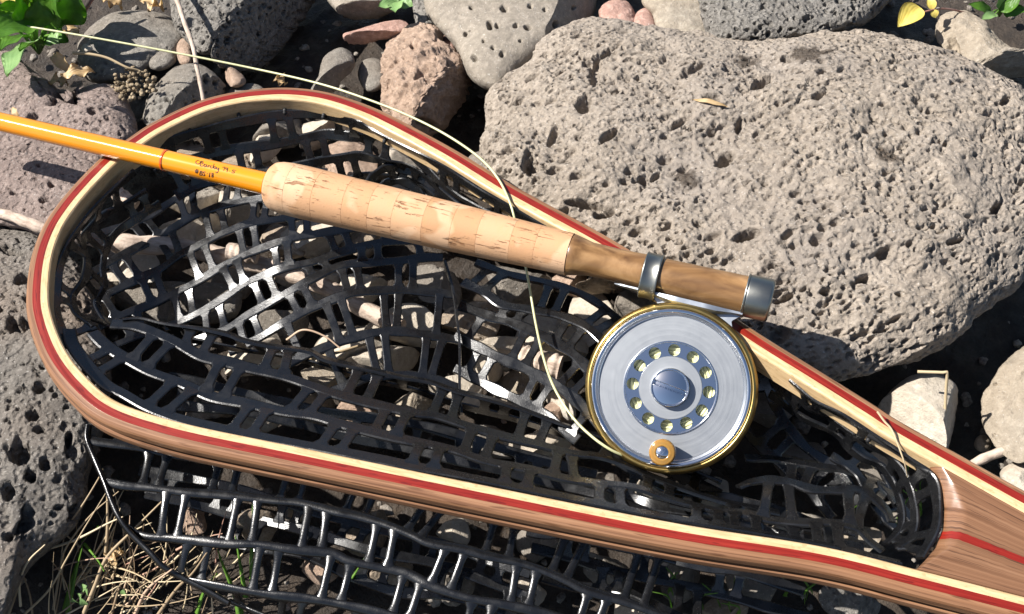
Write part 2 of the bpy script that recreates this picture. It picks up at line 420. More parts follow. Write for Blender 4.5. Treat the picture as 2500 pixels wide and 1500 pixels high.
def leaf_mat(name, c0, c1, trans):
    m = M(name, 0.42, 0.45); v = m.coord("UV", (1, 1, 1))
    n = m.noise(m.coord(), 130, 4, 0.6); col = m.ramp(n, [(0.3, c0), (0.7, c1)])
    w = m.n.new("ShaderNodeTexWave"); w.bands_direction = 'DIAGONAL'; w.inputs["Scale"].default_value = 2.2; w.inputs["Distortion"].default_value = 1.5
    m.l.new(v, w.inputs["Vector"])
    m.set("Base Color", col); m.bump(m.math('ADD', m.math('MULTIPLY', w.outputs[1], 0.5), m.noise(m.coord(), 300, 4)), 0.0004, 0.5)
    tr = m.n.new("ShaderNodeBsdfTranslucent"); mx = m.n.new("ShaderNodeMixShader"); mx.inputs[0].default_value = trans
    tc = m.mix(1.0, col, (1.7, 1.6, 0.7), 'MULTIPLY'); m.l.new(tc, tr.inputs[0])
    m.l.new(m.b.outputs[0], mx.inputs[1]); m.l.new(tr.outputs[0], mx.inputs[2]); m.l.new(mx.outputs[0], m.out.inputs[0]); return m.m
MAT['leaf'] = leaf_mat("green_leaf", (0.06, 0.165, 0.018), (0.13, 0.28, 0.035), 0.5)
MAT['leaf_pale'] = leaf_mat("pale_green_leaf", (0.16, 0.29, 0.10), (0.25, 0.38, 0.15), 0.3)
MAT['leaf_yellow'] = leaf_mat("yellow_leaf", (0.55, 0.46, 0.10), (0.68, 0.58, 0.18), 0.35)
MAT['leaf_dry'] = leaf_mat("dry_leaf", (0.40, 0.27, 0.13), (0.56, 0.42, 0.24), 0.25)
MAT['grass'] = leaf_mat("green_grass", (0.10, 0.22, 0.03), (0.18, 0.34, 0.06), 0.4)
def straw_mat():
    m = M("dry_straw", 0.6, 0.3)
    m.set("Base Color", m.ramp(m.attr_rand(), [(0.0, (0.20, 0.14, 0.085)), (0.4, (0.40, 0.31, 0.19)), (0.8, (0.54, 0.45, 0.30)), (1.0, (0.36, 0.20, 0.15))])); return m.m
MAT['straw'] = straw_mat()
MAT['seed'] = rock_mat("dried_seed", (0.10, 0.07, 0.04), (0.22, 0.17, 0.11), (0.36, 0.29, 0.20), 0.5)
# ------------------------------------------------------------------ ground
ZF = 0.078                     # top of the net frame
def make_ground():
    n = 180; a = np.linspace(-1, 1, n); a = np.sign(a) * (np.abs(a) * 0.55 + np.abs(a) ** 7 * 5.0)
    X, Y = np.meshgrid(a, a + 0.05, indexing='ij')
    p = np.stack([X.ravel(), Y.ravel(), np.zeros(X.size)], 1)
    fade = np.clip(1.6 - np.linalg.norm(p[:, :2], axis=1), 0.15, 1)
    p[:, 2] = -0.016 + fade * (0.007 * fbm(p * 14, 3, 4) + 0.004 * fbm(p * 60, 5, 4) + 0.0022 * fbm(p * 210, 6, 3))
    me = new_mesh("ground", p, quads=grid_quads(n, n)); o = link("ground", me, MAT['soil']); tag(o, kind="structure")
make_ground()
def ico(level):
    import bmesh
    bm = bmesh.new(); bmesh.ops.create_icosphere(bm, subdivisions=level, radius=1.0)
    v = np.array([x.co[:] for x in bm.verts]); f = np.array([[l.vert.index for l in q.loops] for q in bm.faces]); bm.free(); return v, f
def make_gravel():
    g = Geo(); v0, f0 = ico(2); r = np.random.default_rng(11)
    for k in range(2400):
        if k < 1700: x, y = r.uniform(-0.42, 0.44), r.uniform(-0.30, 0.48)
        else: x, y = r.uniform(-0.9, 0.9), r.uniform(-0.6, 0.9)
        s = 0.0010 + 0.0034 * r.random() ** 4
        d = 1 + 0.5 * vnoise(v0 * 1.7 + r.uniform(0, 90, 3), k)[:, None]
        q = v0 * d * np.array([s * r.uniform(0.8, 1.5), s, s * r.uniform(0.5, 0.8)])
        an = r.uniform(0, 6.28); c, sn = math.cos(an), math.sin(an)
        q = q @ np.array([[c, sn, 0], [-sn, c, 0], [0, 0, 1]])
        g.add(q + np.array([x, y, -0.014 + r.uniform(-0.001, 0.006)]), t=f0)
    tag(g.make("gravel", (0, 0, 0), MAT['gravel']), "loose fine gravel strewn over the dark soil between stones", "gravel", kind="stuff")
make_gravel()

# ------------------------------------------------------------------ stones
def vnormals(p, quads):
    a, b, c, d = (p[quads[:, k]] for k in range(4))
    fn = np.cross(c - a, d - b); n = np.zeros_like(p)
    for k in range(4):
        for ax in range(3): n[:, ax] += np.bincount(quads[:, k], fn[:, ax], len(p))
    return n / (np.linalg.norm(n, axis=1)[:, None] + 1e-15)
_topo = {}
def stone_topology(N):
    """front disc grid N x N plus rings round the back"""
    if N in _topo: return _topo[N]
    a = np.linspace(-1, 1, N); A, B = np.meshgrid(a, a, indexing='ij')
    x = A * np.sqrt(1 - B * B / 2); y = B * np.sqrt(1 - A * A / 2)
    rho = np.sqrt(x * x + y * y).ravel(); th = np.arctan2(y, x).ravel()
    q = grid_quads(N, N)
    idx = np.arange(N * N).reshape(N, N)
    loop = np.concatenate([idx[:-1, 0], idx[-1, :-1], idx[:0:-1, -1], idx[0, :0:-1]])
    L = len(loop); K = 5
    rr = 1 + np.arange(1, K + 1) / K
    rho2 = np.repeat(rr, L); th2 = np.tile(th[loop], K)
    rings = [loop] + [N * N + k * L + np.arange(L) for k in range(K)]
    qs = [q]
    for r0, r1 in zip(rings[:-1], rings[1:]):
        qs.append(np.stack([r0, np.roll(r0, -1), np.roll(r1, -1), r1], 1))
    _topo[N] = (np.concatenate([rho, rho2]), np.concatenate([th, th2]), np.vstack(qs)); return _topo[N]

def stone_mesh(outline, zc, H, N, seed, e1=1.0, e2=0.75, low=0.05, mid=0.02, fine=0.008, pit=(), cuts=(), holes=(), stretch=None, back=0.7, low_f=1.4, strata=0.0):
    """a rounded body: outline (photo positions) lies level at height zc, bulging H towards the viewer"""
    pts = np.array([P(u, v, zc) for u, v in outline])
    c0 = pts.mean(0); sm = crom(pts[:, :2] - c0[:2], 200, True)
    ang = np.arctan2(sm[:, 1], sm[:, 0]); rad = np.hypot(sm[:, 0], sm[:, 1])
    o = np.argsort(ang); ang, rad = ang[o], rad[o]
    rho, th, q = stone_topology(N)
    Rr = np.interp(th, np.concatenate([ang - 2 * math.pi, ang, ang + 2 * math.pi]), np.tile(rad, 3))
    phi = rho * math.pi / 2
    lat = np.abs(np.sin(phi)) ** e1; dep = np.sign(np.cos(phi)) * np.abs(np.cos(phi)) ** e2
    w = unit(CAM_POS - c0); size = float(rad.mean())
    h = np.where(dep > 0, H, H * back)
    base = np.stack([np.cos(th) * Rr * lat, np.sin(th) * Rr * lat, np.zeros(len(th))], 1) + w * (dep * h)[:, None]
    n = vnormals(base, q)
    if (n * base).sum() < 0: q = q[:, ::-1]; n = -n
    sd = base / size
    amt = low * size * fbm(sd * low_f + seed * 3.7, seed, 3)
    keep = 0.35 + 0.65 * np.clip(np.cos(phi) * 1.6, 0, 1)                       # hold the outline
    base = base + n * (amt * keep)[:, None]
    for (nx, ny, nz, dist) in cuts:                                             # flat broken faces
        nn = unit(nx * R + ny * U - nz * F); dd = base @ nn - dist * size
        base = base - nn * (np.where(dd > 0, dd * 0.92, 0))[:, None]
    n = vnormals(base, q)
    if mid: base = base + n * (mid * size * fbm(sd * 5 + seed, seed + 40, 4))[:, None]
    if strata:
        q_ = base.copy(); ex = unit(stretch[0] * R + stretch[1] * U); q_ = q_ - ex * ((q_ @ ex) * 0.7)[:, None]
        rid = 1 - 2 * np.abs(fbm(q_ * 55, seed + 61, 4, 0.55)); base = base + n * (strata * (rid - 0.6))[:, None] + n * (0.00035 * fbm(base * 620, seed + 62, 3))[:, None]
    wp = base + 0.0009 * np.stack([vnoise(base * 380, 91), vnoise(base * 380, 92), vnoise(base * 380, 93)], 1)
    d = np.zeros(len(base))
    if stretch is not None:
        ex = unit(stretch[0] * R + stretch[1] * U); wp2 = wp - ex * ((wp @ ex) * (1 - stretch[2]))[:, None]
    else: wp2 = wp
    for k, (cell, prob, r0, r1, dk, steep) in enumerate(pit):
        mask = 0.5 + 1.7 * fbm(base * 30, seed + 7 * (k // 2), 3)
        d = np.maximum(d, dk * pits(wp2, cell, prob, r0, r1, seed + 100 * k + 11, steep) * np.clip(0.35 + mask, 0, 1.2))
    if len(holes):
        W = base + c0 - CAM_POS; zz = W @ F; k = SENSOR / LENS / 2500.0
        uu = 1250 + (W @ R) / zz / k; vv = 750 - (W @ U) / zz / k
        ff = 0.45 * fbm(base * 230, 77, 4, 0.6)
        for (hu, hv, ra, rb, an, dp) in holes:
            ca, sa = math.cos(math.radians(an)), math.sin(math.radians(an))
            du = (uu - hu); dv = -(vv - hv)
            x = np.sqrt(((du * ca + dv * sa) / ra) ** 2 + ((-du * sa + dv * ca) / rb) ** 2) + ff
            e = np.clip((1.15 - x) / 0.5, 0, 1); e = e * e * (3 - 2 * e)
            d = np.maximum(d, e * dp * (rho < 1.0))
    fin = fine * size * fbm(base * 320, seed + 5, 4, 0.6) if fine else 0
    base = base + n * (fin - d)[:, None]
    return base, q, c0
SURF = []; LABELLED = []
def surf(i, u, v):
    """point on stone i that shows at photo position u, v"""
    W = SURF[i]; D = W - CAM_POS; zz = D @ F; k = SENSOR / LENS / 2500.0
    d = np.hypot(1250 + (D @ R) / zz / k - u, 750 - (D @ U) / zz / k - v); near = np.nonzero(d < max(4.0, d.min() * 1.5))[0]
    return W[near[np.argmin(zz[near])]]
def size_n(outline, scale=0.48):
    o = np.array(outline); ext = (o.max(0) - o.min(0)).max()
    return int(np.clip(ext * scale, 26, 560))
def stone(label, outline, zc, H, mat, seed, name="stone", group=None, N=None, **kw):
    N = N or size_n(outline)
    v, q, c0 = stone_mesh(outline, zc, H, N, seed, **kw)
    me = new_mesh(name, v, quads=q); o = link(name, me, MAT[mat] if mat else None, None, c0)
    SURF.append((v + c0))
    LABELLED.append((label, float(np.mean([q_[0] for q_ in outline])), o))
    return tag(o, label, "stone" if name != "boulder" else "rock", group)

# the large taupe lava rock
BIG = [(1196, 290), (1225, 205), (1290, 150), (1350, 96), (1430, 62), (1500, 60), (1570, 82), (1640, 86), (1750, 96), (1870, 92), (1950, 86), (2060, 80),
       (2150, 92), (2250, 120), (2370, 160), (2480, 222), (2555, 330), (2570, 480), (2520, 600), (2480, 680), (2420, 724), (2300, 812), (2150, 880), (2060, 902),
       (1950, 892), (1850, 852), (1740, 790), (1600, 715), (1450, 615), (1330, 535), (1235, 455), (1196, 375)]
big_holes = [(1294, 403, 26, 24, 0, .012), (1425, 252, 30, 20, 50, .010), (1487, 329, 36, 12, 38, .008), (1412, 336, 11, 10, 0, .006), (1352, 330, 12, 34, -25, .006),
    (1860, 200, 36, 13, 28, .009), (1769, 389, 32, 16, 38, .010), (1804, 308, 11, 26, -15, .007), (1738, 238, 27, 11, -5, .009), (2000, 231, 27, 9, 22, .006),
    (1867, 448, 12, 10, 30, .007), (2459, 242, 22, 10, 35, .006), (1920, 143, 15, 11, 0, .006), (1825, 574, 40, 13, 14, .010), (1923, 570, 26, 10, 38, .007),
    (1888, 646, 14, 10, 0, .008), (2018, 711, 18, 13, 15, .009), (2109, 681, 23, 11, 12, .008), (1916, 728, 32, 11, 22, .007), (2161, 616, 28, 18, 30, .008),
    (2190, 777, 21, 8, 28, .006), (1937, 598, 17, 8, 20, .006), (2200, 718, 14, 8, 0, .006), (2435, 507, 21, 14, 45, .009), (2333, 588, 30, 10, 18, .007),
    (2155, 805, 24, 8, 15, .006), (1570, 440, 14, 13, 0, .009), (1600, 433, 18, 8, 40, .007), (1430, 500, 60, 12, -8, .008), (1480, 520, 30, 14, 10, .009),
    (1455, 170, 14, 45, -12, .006), (1480, 130, 26, 10, 40, .005), (1690, 170, 44, 12, 30, .005), (1660, 300, 40, 9, 35, .005), (2310, 350, 10, 10, 0, .005), (2270, 270, 14, 8, 40, .005), (2180, 150, 12, 7, 20, .004)]
big_rock = stone("large taupe lava rock full of pits, lying right of the net", BIG, 0.018, 0.062, None, 21, name="boulder", N=635, e1=0.92, e2=0.50, low=0.07, mid=0.034, fine=0.0022, low_f=1.6,
      pit=[(0.0035, 1.0, 0.28, 0.49, 1.7, 0.4), (0.0048, 1.0, 0.24, 0.46, 1.7, 0.4), (0.0066, 1.0, 0.19, 0.42, 1.6, 0.42), (0.0100, 0.9, 0.14, 0.34, 1.5, 0.45), (0.018, 0.55, 0.10, 0.26, 1.2, 0.5)], strata=0.0020,
      holes=[(hu, hv, ra * 0.85, rb * 0.85, an, dp) for hu, hv, ra, rb, an, dp in big_holes], stretch=(0.88, 0.47, 0.55), back=0.8)

def big_local(u, v): return tuple(surf(0, u, v) - np.array(big_rock.location))
MAT['taupe'] = rock_mat("taupe_lava", (0.185, 0.153, 0.122), (0.265, 0.223, 0.181), (0.35, 0.30, 0.25), 0.8, pores=0.4, warm=(0.24, 0.207, 0.178),
                        wet=[(*big_local(1975, 125), 0.016), (*big_local(1665, 430), 0.010), (*big_local(2175, 375), 0.009), (*big_local(1830, 150), .010)])
big_rock.data.materials.append(MAT['taupe'])

stone("smooth pale grey rock with scattered round holes, top centre", [(1042, 20), (1040, -60), (1070, -140), (1250, -170), (1420, -140), (1470, -40), (1466, 40), (1430, 78), (1360, 105), (1290, 160), (1225, 216), (1190, 216), (1150, 185), (1108, 112), (1060, 58)],
      0.012, 0.05, 'smooth_grey', 31, name="boulder", e2=0.5, low=0.07, mid=0.012, fine=0.0025, cuts=[(0.85, 0.1, 0.5, 0.62)], N=270,
      holes=[(1231, 21, 8, 9, 0, .006), (1196, 61, 8, 11, 0, .006), (1357, 60, 8, 8, 0, .006), (1294, 16, 6, 6, 0, .005), (1226, 133, 7, 8, 0, .005), (1157, 142, 9, 8, -30, .005), (1136, 84, 5, 6, 0, .004), (1259, 63, 8, 6, 30, .003), (1213, 63, 5, 7, 0, .004), (1203, 117, 5, 5, 0, .004), (1330, 24, 5, 6, 0, .004), (1180, 100, 4, 5, 0, .003), (1270, 100, 5, 4, 0, .003), (1150, 20, 5, 5, 0, .003), (1400, 20, 6, 6, 0, .004)],
      pit=[(0.008, 0.5, 0.08, 0.18, 1.5, 0.4), (0.02, 0.6, 0.08, 0.16, 1.8, 0.45)])
stone("dark grey porous rock with a shaded right face, top left", [(425, 50), (425, -60), (560, -110), (720, -90), (785, -10), (780, 70), (755, 140), (725, 180), (680, 190), (600, 172), (545, 135), (490, 132), (448, 92)],
      0.014, 0.05, 'dark_grey', 35, name="boulder", e2=0.6, low=0.05, mid=0.02, fine=0.004, cuts=[(0.82, -0.22, 0.42, 0.20), (-0.5, 0.1, 0.75, 0.72)],
      N=270, pit=[(0.0042, 1.0, 0.22, 0.46, 1.4, 0.4), (0.0065, 1.0, 0.18, 0.4, 1.4, 0.4), (0.011, 0.8, 0.12, 0.3, 1.4, 0.45)])
stone("rounded grey cobble shaded by the leafy plant", [(190, 130), (205, 85), (255, 42), (325, 26), (405, 38), (448, 80), (440, 130), (370, 165), (300, 200), (220, 195)],
      0.008, 0.03, 'mid_grey', 37, e2=0.62, low=0.10, mid=0.02, fine=0.006, pit=[(0.007, 0.5, 0.1, 0.25, 1.2, 0.4)])
stone("mauve pitted rock with a rounded knob, under the amber rod", [(-90, 160), (-20, 128), (30, 128), (70, 165), (110, 195), (165, 232), (200, 214), (255, 206), (300, 238), (330, 300), (325, 355), (270, 400), (190, 410), (60, 400), (-90, 390)],
      0.020, 0.036, 'mauve', 41, name="boulder", e2=0.55, low=0.09, mid=0.03, fine=0.004, holes=[(225, 270, 12, 9, 0, .005), (130, 250, 14, 8, 30, .005), (80, 285, 16, 9, 20, .004), (262, 288, 8, 6, 0, .004), (160, 240, 30, 8, -20, .006)],
      pit=[(0.0055, 0.9, 0.13, 0.3, 1.7, 0.45), (0.010, 0.45, 0.12, 0.32, 0.9, 0.3), (0.02, 0.3, 0.1, 0.24, 0.9, 0.4)])
stone("flat mauve lava slab left of the hoop, crossed by the rod shadow", [(-90, 370), (-20, 345), (80, 345), (190, 375), (260, 405), (270, 450), (210, 520), (140, 585), (60, 560), (-90, 520)],
      0.022, 0.028, 'mauve', 43, name="boulder", e2=0.4, low=0.06, mid=0.02, fine=0.004, holes=[(125, 450, 9, 7, 0, .004), (108, 487, 12, 7, 20, .004), (30, 470, 8, 6, 0, .003)],
      pit=[(0.0055, 0.9, 0.13, 0.3, 1.7, 0.45), (0.011, 0.4, 0.1, 0.3, 1.0, 0.3)])
stone("dark charcoal rock with deep round holes at the left edge", [(-100, 640), (-40, 560), (60, 558), (130, 600), (215, 700), (260, 860), (262, 1000), (236, 1110), (212, 1210), (185, 1290), (120, 1340), (62, 1400), (0, 1520), (-110, 1480), (-150, 1100), (-140, 800)],
      0.010, 0.046, 'black_pitted', 47, name="boulder", N=400, e2=0.5, low=0.07, mid=0.025, fine=0.004,
      holes=[(45, 1105, 30, 26, 0, .012), (28, 790, 13, 19, 0, .008), (75, 1160, 14, 18, 20, .009), (170, 1070, 11, 18, 0, .008), (20, 1200, 16, 22, 0, .009), (110, 1130, 14, 18, 0, .008), (30, 610, 34, 12, -10, .008), (52, 680, 18, 14, 20, .007), (60, 1285, 30, 16, 30, .008), (20, 1310, 14, 12, 0, .007), (80, 1015, 14, 12, 0, .007)],
      pit=[(0.0050, 1.0, 0.25, 0.47, 1.4, 0.4), (0.0072, 1.0, 0.2, 0.44, 1.4, 0.4), (0.0105, 0.9, 0.16, 0.42, 1.3, 0.45), (0.017, 0.6, 0.12, 0.34, 1.1, 0.5)])
stone("light grey bubbly stone just above the hoop's top left", [(352, 300), (362, 240), (398, 190), (438, 160), (490, 158), (532, 188), (556, 222), (540, 262), (470, 290), (400, 315)],
      0.020, 0.028, 'mid_grey', 53, e2=0.7, low=0.06, mid=0.02, fine=0.004, cuts=[(0.8, -0.1, 0.5, 0.62)], pit=[(0.006, 1.0, 0.22, 0.42, 1.5, 0.45), (0.0085, 1.0, 0.16, 0.34, 1.4, 0.45), (0.013, 0.7, 0.12, 0.28, 1.3, 0.45)])
stone("tan craggy stone standing beside the hoop's upper rim", [(938, 140), (958, 92), (1015, 64), (1062, 74), (1088, 112), (1132, 158), (1170, 230), (1178, 282), (1150, 332), (1110, 356), (1045, 345), (975, 300), (940, 255), (938, 195)],
      0.016, 0.034, 'tan', 57, e2=0.62, low=0.14, mid=0.10, fine=0.020, N=170, cuts=[(0.80, -0.25, 0.35, 0.42), (-0.6, 0.2, 0.7, 0.72)], holes=[(1040, 300, 30, 10, -20, .006), (1075, 322, 26, 12, -10, .007), (1010, 112, 10, 8, 0, .004), (1030, 175, 24, 9, 40, .004), (1050, 195, 14, 12, 0, .004)],
      pit=[(0.0055, 0.9, 0.2, 0.42, 1.2, 0.35), (0.009, 0.5, 0.14, 0.3, 1.2, 0.4)])
stone("flat reddish shard leaning between top stones", [(838, 84), (872, 74), (918, 60), (972, 48), (998, 64), (962, 92), (905, 106), (872, 134), (852, 114)], 0.016, 0.012, 'red', 61, e2=0.5, low=0.1, mid=0.03, fine=0.006, cuts=[(0.1, -0.8, 0.4, 0.25)])
stone("small round grey pebble in shadow beside the tan stone", [(874, 175), (885, 150), (908, 142), (932, 152), (942, 188), (932, 216), (902, 226), (880, 205)], 0.004, 0.012, 'mid_grey', 63, low=0.05)
stone("pale knuckle-shaped stone above the hoop's top", [(758, 226), (778, 186), (790, 140), (828, 117), (860, 132), (864, 165), (834, 200), (828, 228), (792, 236)], 0.014, 0.018, 'mid_grey', 67, low=0.1, mid=0.03, cuts=[(0.7, -0.4, 0.5, 0.5)])
stone("grey rounded stone cut by the top edge, under a pale leaf", [(795, -20), (820, -80), (960, -80), (985, 0), (955, 36), (900, 56), (850, 50), (815, 22)], 0.010, 0.024, 'smooth_grey', 71, e2=0.6, cuts=[(0.1, -0.8, 0.4, 0.55)])
stone("small dark wedge stone left of the smooth pale rock", [(1008, 0), (1015, -40), (1045, -40), (1062, 40), (1060, 80), (1020, 66), (1010, 35)], 0.014, 0.014, 'dark_grey', 73, low=0.1)
stone("rust red pebble touching the big rock's top", [(1464, 42), (1470, 15), (1500, 0), (1535, 8), (1552, 40), (1545, 72), (1500, 72)], 0.016, 0.016, 'red', 79, low=0.12, mid=0.04, fine=0.02, pit=[(0.004, 0.5, 0.1, 0.3, 1, 0.4)])
stone("small pink pebble beside the rust red one", [(1546, 60), (1554, 32), (1580, 20), (1602, 58), (1596, 92), (1558, 84)], 0.018, 0.012, 'red', 83, low=0.06, pit=[(0.006, 0.4, 0.1, 0.3, 1, 0.4)])
stone("cream smooth stone behind the big rock's top edge", [(1568, 0), (1600, -50), (1720, -50), (1760, 30), (1750, 100), (1650, 100), (1602, 86), (1592, 36)], 0.014, 0.026, 'cream', 89, e2=0.6, low=0.08, mid=0.03, fine=0.006)
stone("coarse charcoal grey rock at the top edge above the big rock", [(1702, 0), (1690, -60), (1800, -130), (2080, -130), (2215, -50), (2165, 10), (2095, 62), (2005, 90), (1890, 106), (1800, 110), (1740, 96), (1714, 42)],
      0.018, 0.044, 'dark_grey', 97, name="boulder", e2=0.55, low=0.06, mid=0.03, fine=0.006, N=310, pit=[(0.0044, 1.0, 0.24, 0.47, 1.5, 0.35), (0.0065, 1.0, 0.2, 0.45, 1.4, 0.4), (0.011, 0.9, 0.14, 0.36, 1.4, 0.4)])
stone("cream angular rock in the top right corner", [(2288, 92), (2298, 48), (2350, 28), (2392, 44), (2452, 108), (2560, 140), (2600, 230), (2510, 246), (2400, 200), (2325, 140)], 0.016, 0.03, 'cream', 101, e2=0.6, low=0.14, mid=0.05, fine=0.008, N=150, cuts=[(0.2, -0.75, 0.5, 0.5), (-0.5, 0.3, 0.7, 0.6)], holes=[(2330, 120, 14, 30, 10, .005)])
stone("pale wedge stone with a straw leaning on it, right of the hoop", [(2135, 1010), (2190, 942), (2252, 914), (2325, 932), (2348, 1000), (2354, 1066), (2330, 1120), (2240, 1090), (2170, 1060)], 0.012, 0.026, 'pale', 103, e2=0.55, low=0.06, cuts=[(0.8, -0.1, 0.45, 0.5), (-0.7, -0.1, 0.6, 0.7)])
stone("cream porous stone at the right edge below the big rock", [(2396, 1000), (2425, 930), (2470, 870), (2570, 820), (2640, 960), (2590, 1080), (2490, 1116), (2430, 1086)], 0.010, 0.03, 'cream', 107, e2=0.5, low=0.14, mid=0.04, fine=0.008, N=150, cuts=[(-0.6, 0.4, 0.6, 0.55)], pit=[(0.006, 0.6, 0.12, 0.28, 1.2, 0.4)])
stone("small round cream pebble between the two right stones", [(2378, 1085), (2385, 1068), (2400, 1062), (2416, 1070), (2420, 1090), (2406, 1104), (2386, 1100)], -0.006, 0.008, 'cream', 109, low=0.05)
stone("grey stone in the lower right corner above the handle", [(2440, 1160), (2470, 1130), (2560, 1110), (2600, 1200), (2540, 1235), (2470, 1200)], 0.0, 0.018, 'pale', 111, low=0.1, cuts=[(0.3, 0.5, 0.7, 0.6)])
stone("small pale chip on soil beside the handle", [(2478, 1196), (2490, 1180), (2512, 1188), (2516, 1215), (2494, 1222)], 0.004, 0.007, 'pale', 112, low=0.1)
stone("small brown splinter stone standing near the dry seed head", [(545, 190), (556, 162), (580, 172), (600, 196), (590, 212), (562, 212)], 0.018, 0.012, 'tan', 113, low=0.12, cuts=[(-0.8, 0, 0.4, 0.45)])
stone("flat pale pebble peeking out above the hoop's top", [(555, 228), (575, 210), (615, 204), (645, 218), (650, 246), (560, 246)], 0.012, 0.012, 'mid_grey', 117, low=0.06)
stone("small grey knob stone beneath the thin pale twig", [(430, 118), (442, 96), (462, 100), (472, 130), (466, 158), (440, 156)], 0.018, 0.012, 'tan', 119, low=0.06)
stone("small shaded round stone under the fishing line", [(355, 150), (362, 118), (392, 104), (424, 116), (430, 150), (400, 172), (370, 170)], 0.016, 0.014, 'mid_grey', 121, low=0.06)
stone("tiny white pebble at the foot of the leafy plant", [(198, 118), (206, 108), (222, 112), (226, 122), (214, 128), (202, 126)], 0.034, 0.005, 'pale', 122, low=0.1)
stone("slim reddish stone wedged below the smooth pale rock", [(1076, 100), (1090, 86), (1112, 110), (1110, 128), (1096, 124)], 0.014, 0.008, 'red', 123, low=0.1)
stone("little grey stone half hidden behind the hoop's right rim", [(1143, 400), (1152, 376), (1185, 370), (1215, 392), (1225, 425), (1180, 430)], 0.026, 0.012, 'mid_grey', 124, low=0.06)

# stones seen through the net
under = [  # outline centre, radii, turn, height, kind, seed
 (472, 500, 78, 34, 12, 'pale'), (560, 505, 66, 36, -8, 'pale'), (600, 432, 88, 46, 8, 'brown'), (470, 400, 56, 44, 10, 'brown'), (470, 572, 86, 34, 4, 'pale'), (300, 690, 70, 34, 20, 'pale'),
 (330, 640, 60, 26, -10, 'pale'), (580, 690, 62, 44, 35, 'brown'), (500, 740, 84, 48, 12, 'mid_grey'), (380, 740, 90, 60, 0, 'mid_grey'), (230, 750, 50, 60, 0, 'brown'), (840, 395, 84, 48, -8, 'tan'),
 (960, 420, 70, 40, -16, 'pale'), (700, 320, 60, 34, 10, 'mid_grey'), (640, 360, 46, 30, 0, 'pale'), (780, 330, 50, 30, 0, 'pale'), (780, 590, 88, 44, 8, 'pale'), (900, 600, 60, 40, -20, 'brown'),
 (690, 590, 50, 34, 12, 'brown'), (760, 690, 70, 42, 10, 'pale'), (880, 720, 78, 44, 14, 'pale'), (860, 850, 92, 46, 12, 'pale'), (1000, 800, 74, 50, -12, 'pale'), (960, 900, 84, 42, -10, 'pale'),
 (700, 800, 60, 40, 16, 'mid_grey'), (620, 880, 66, 44, -6, 'pale'), (800, 930, 74, 38, 8, 'cream'), (1060, 700, 60, 40, 0, 'mid_grey'), (1150, 780, 70, 44, 18, 'brown'), (1240, 720, 80, 46, 6, 'mid_grey'),
 (1330, 830, 84, 56, -12, 'pale'), (1420, 780, 60, 44, 14, 'pale'), (1250, 860, 66, 42, -10, 'pale'), (1180, 900, 58, 38, 8, 'pale'), (1260, 960, 52, 36, 12, 'cream'), (1350, 960, 60, 44, -14, 'pale'),
 (1360, 1010, 40, 30, 30, 'tan'), (1100, 960, 60, 36, 0, 'pale'), (1010, 1000, 66, 36, 12, 'cream'), (1180, 1080, 70, 40, 10, 'mid_grey'), (1320, 1100, 64, 38, 0, 'pale'), (900, 1020, 60, 34, -8, 'tan'),
 (760, 1010, 54, 32, 10, 'cream'), (520, 1000, 60, 36, 0, 'brown'), (640, 1030, 54, 30, 8, 'pale'), (1580, 1225, 56, 40, -30, 'pale'), (1480, 1200, 60, 38, 12, 'mid_grey'), (1700, 1230, 60, 36, 24, 'pale'),
 (1820, 1270, 60, 36, 6, 'pale'), (1960, 1300, 60, 34, 10, 'pale'), (2080, 1330, 60, 34, 10, 'cream'), (2190, 1260, 50, 40, 0, 'mid_grey'), (2140, 1160, 50, 50, 0, 'mid_grey'), (1960, 1120, 70, 50, 0, 'mid_grey'),
 (1900, 1000, 60, 50, 0, 'mid_grey'), (1480, 690, 60, 36, 12, 'brown'), (1400, 700, 46, 30, 0, 'tan'), (1590, 760, 80, 60, 0, 'mid_grey'), (1070, 560, 70, 40, 0, 'brown'), (1180, 560, 60, 44, 0, 'mid_grey'), (1060, 480, 50, 40, 0, 'mid_grey')]
words_of = {'pale': 'pale grey', 'brown': 'brown', 'mid_grey': 'grey', 'tan': 'tan', 'cream': 'cream'}
def near_of(u, v):
    if u > 1850: return "under the net's narrow end by the handle"
    if u > 1440: return "under the net below the reel" if v > 900 else "under the net behind the reel"
    if v < 470: return "seen through the net above the cork grip"
    if u < 660: return "seen through the net inside the hoop's left half" if v < 800 else "under the net along the hoop's lower left rim"
    if v < 760: return "under the net just below the cork grip"
    return "under the net left of the reel" if v < 940 or u > 1130 else "under the net along the hoop's lower rim"
rs = np.random.default_rng(5)
def blob(u, v, ru, rv, turn, r, corners=7, jit=0.22):
    a = np.sort((np.arange(corners) + r.uniform(-0.3, 0.3, corners)) / corners * 2 * math.pi); t = math.radians(-turn)
    k = 1 + r.uniform(-jit, jit, corners); x, y = np.cos(a) * ru * k, np.sin(a) * rv * k
    return [(u + px * math.cos(t) - py * math.sin(t), v + px * math.sin(t) + py * math.cos(t)) for px, py in zip(x, y)]
for i, (u, v, ru, rv, turn, kind) in enumerate(under):
    cuts = [(*rs.normal(0, 1, 2), abs(rs.normal(0.7, 0.3)), rs.uniform(0.25, 0.5)) for _ in range(4)]
    pit = [(0.0055, 0.8, 0.2, 0.45, 1.1, 0.25)] if kind == 'brown' else [(0.008, 0.12, 0.1, 0.2, 1, 0.4)]
    stone(f"{words_of[kind]} angular stone {near_of(u, v)}", blob(u, v, ru * 1.2, rv * 1.35, turn, rs, 6, 0.3), 0.004 + rs.uniform(-0.006, 0.008), rs.uniform(0.014, 0.022), kind, 300 + i, name="stone",
          group=f"stones {near_of(u, v)}", N=int(np.clip(ru * 0.62, 26, 48)), e2=0.5, low=0.10, mid=0.02, fine=0.005, cuts=cuts, pit=pit)
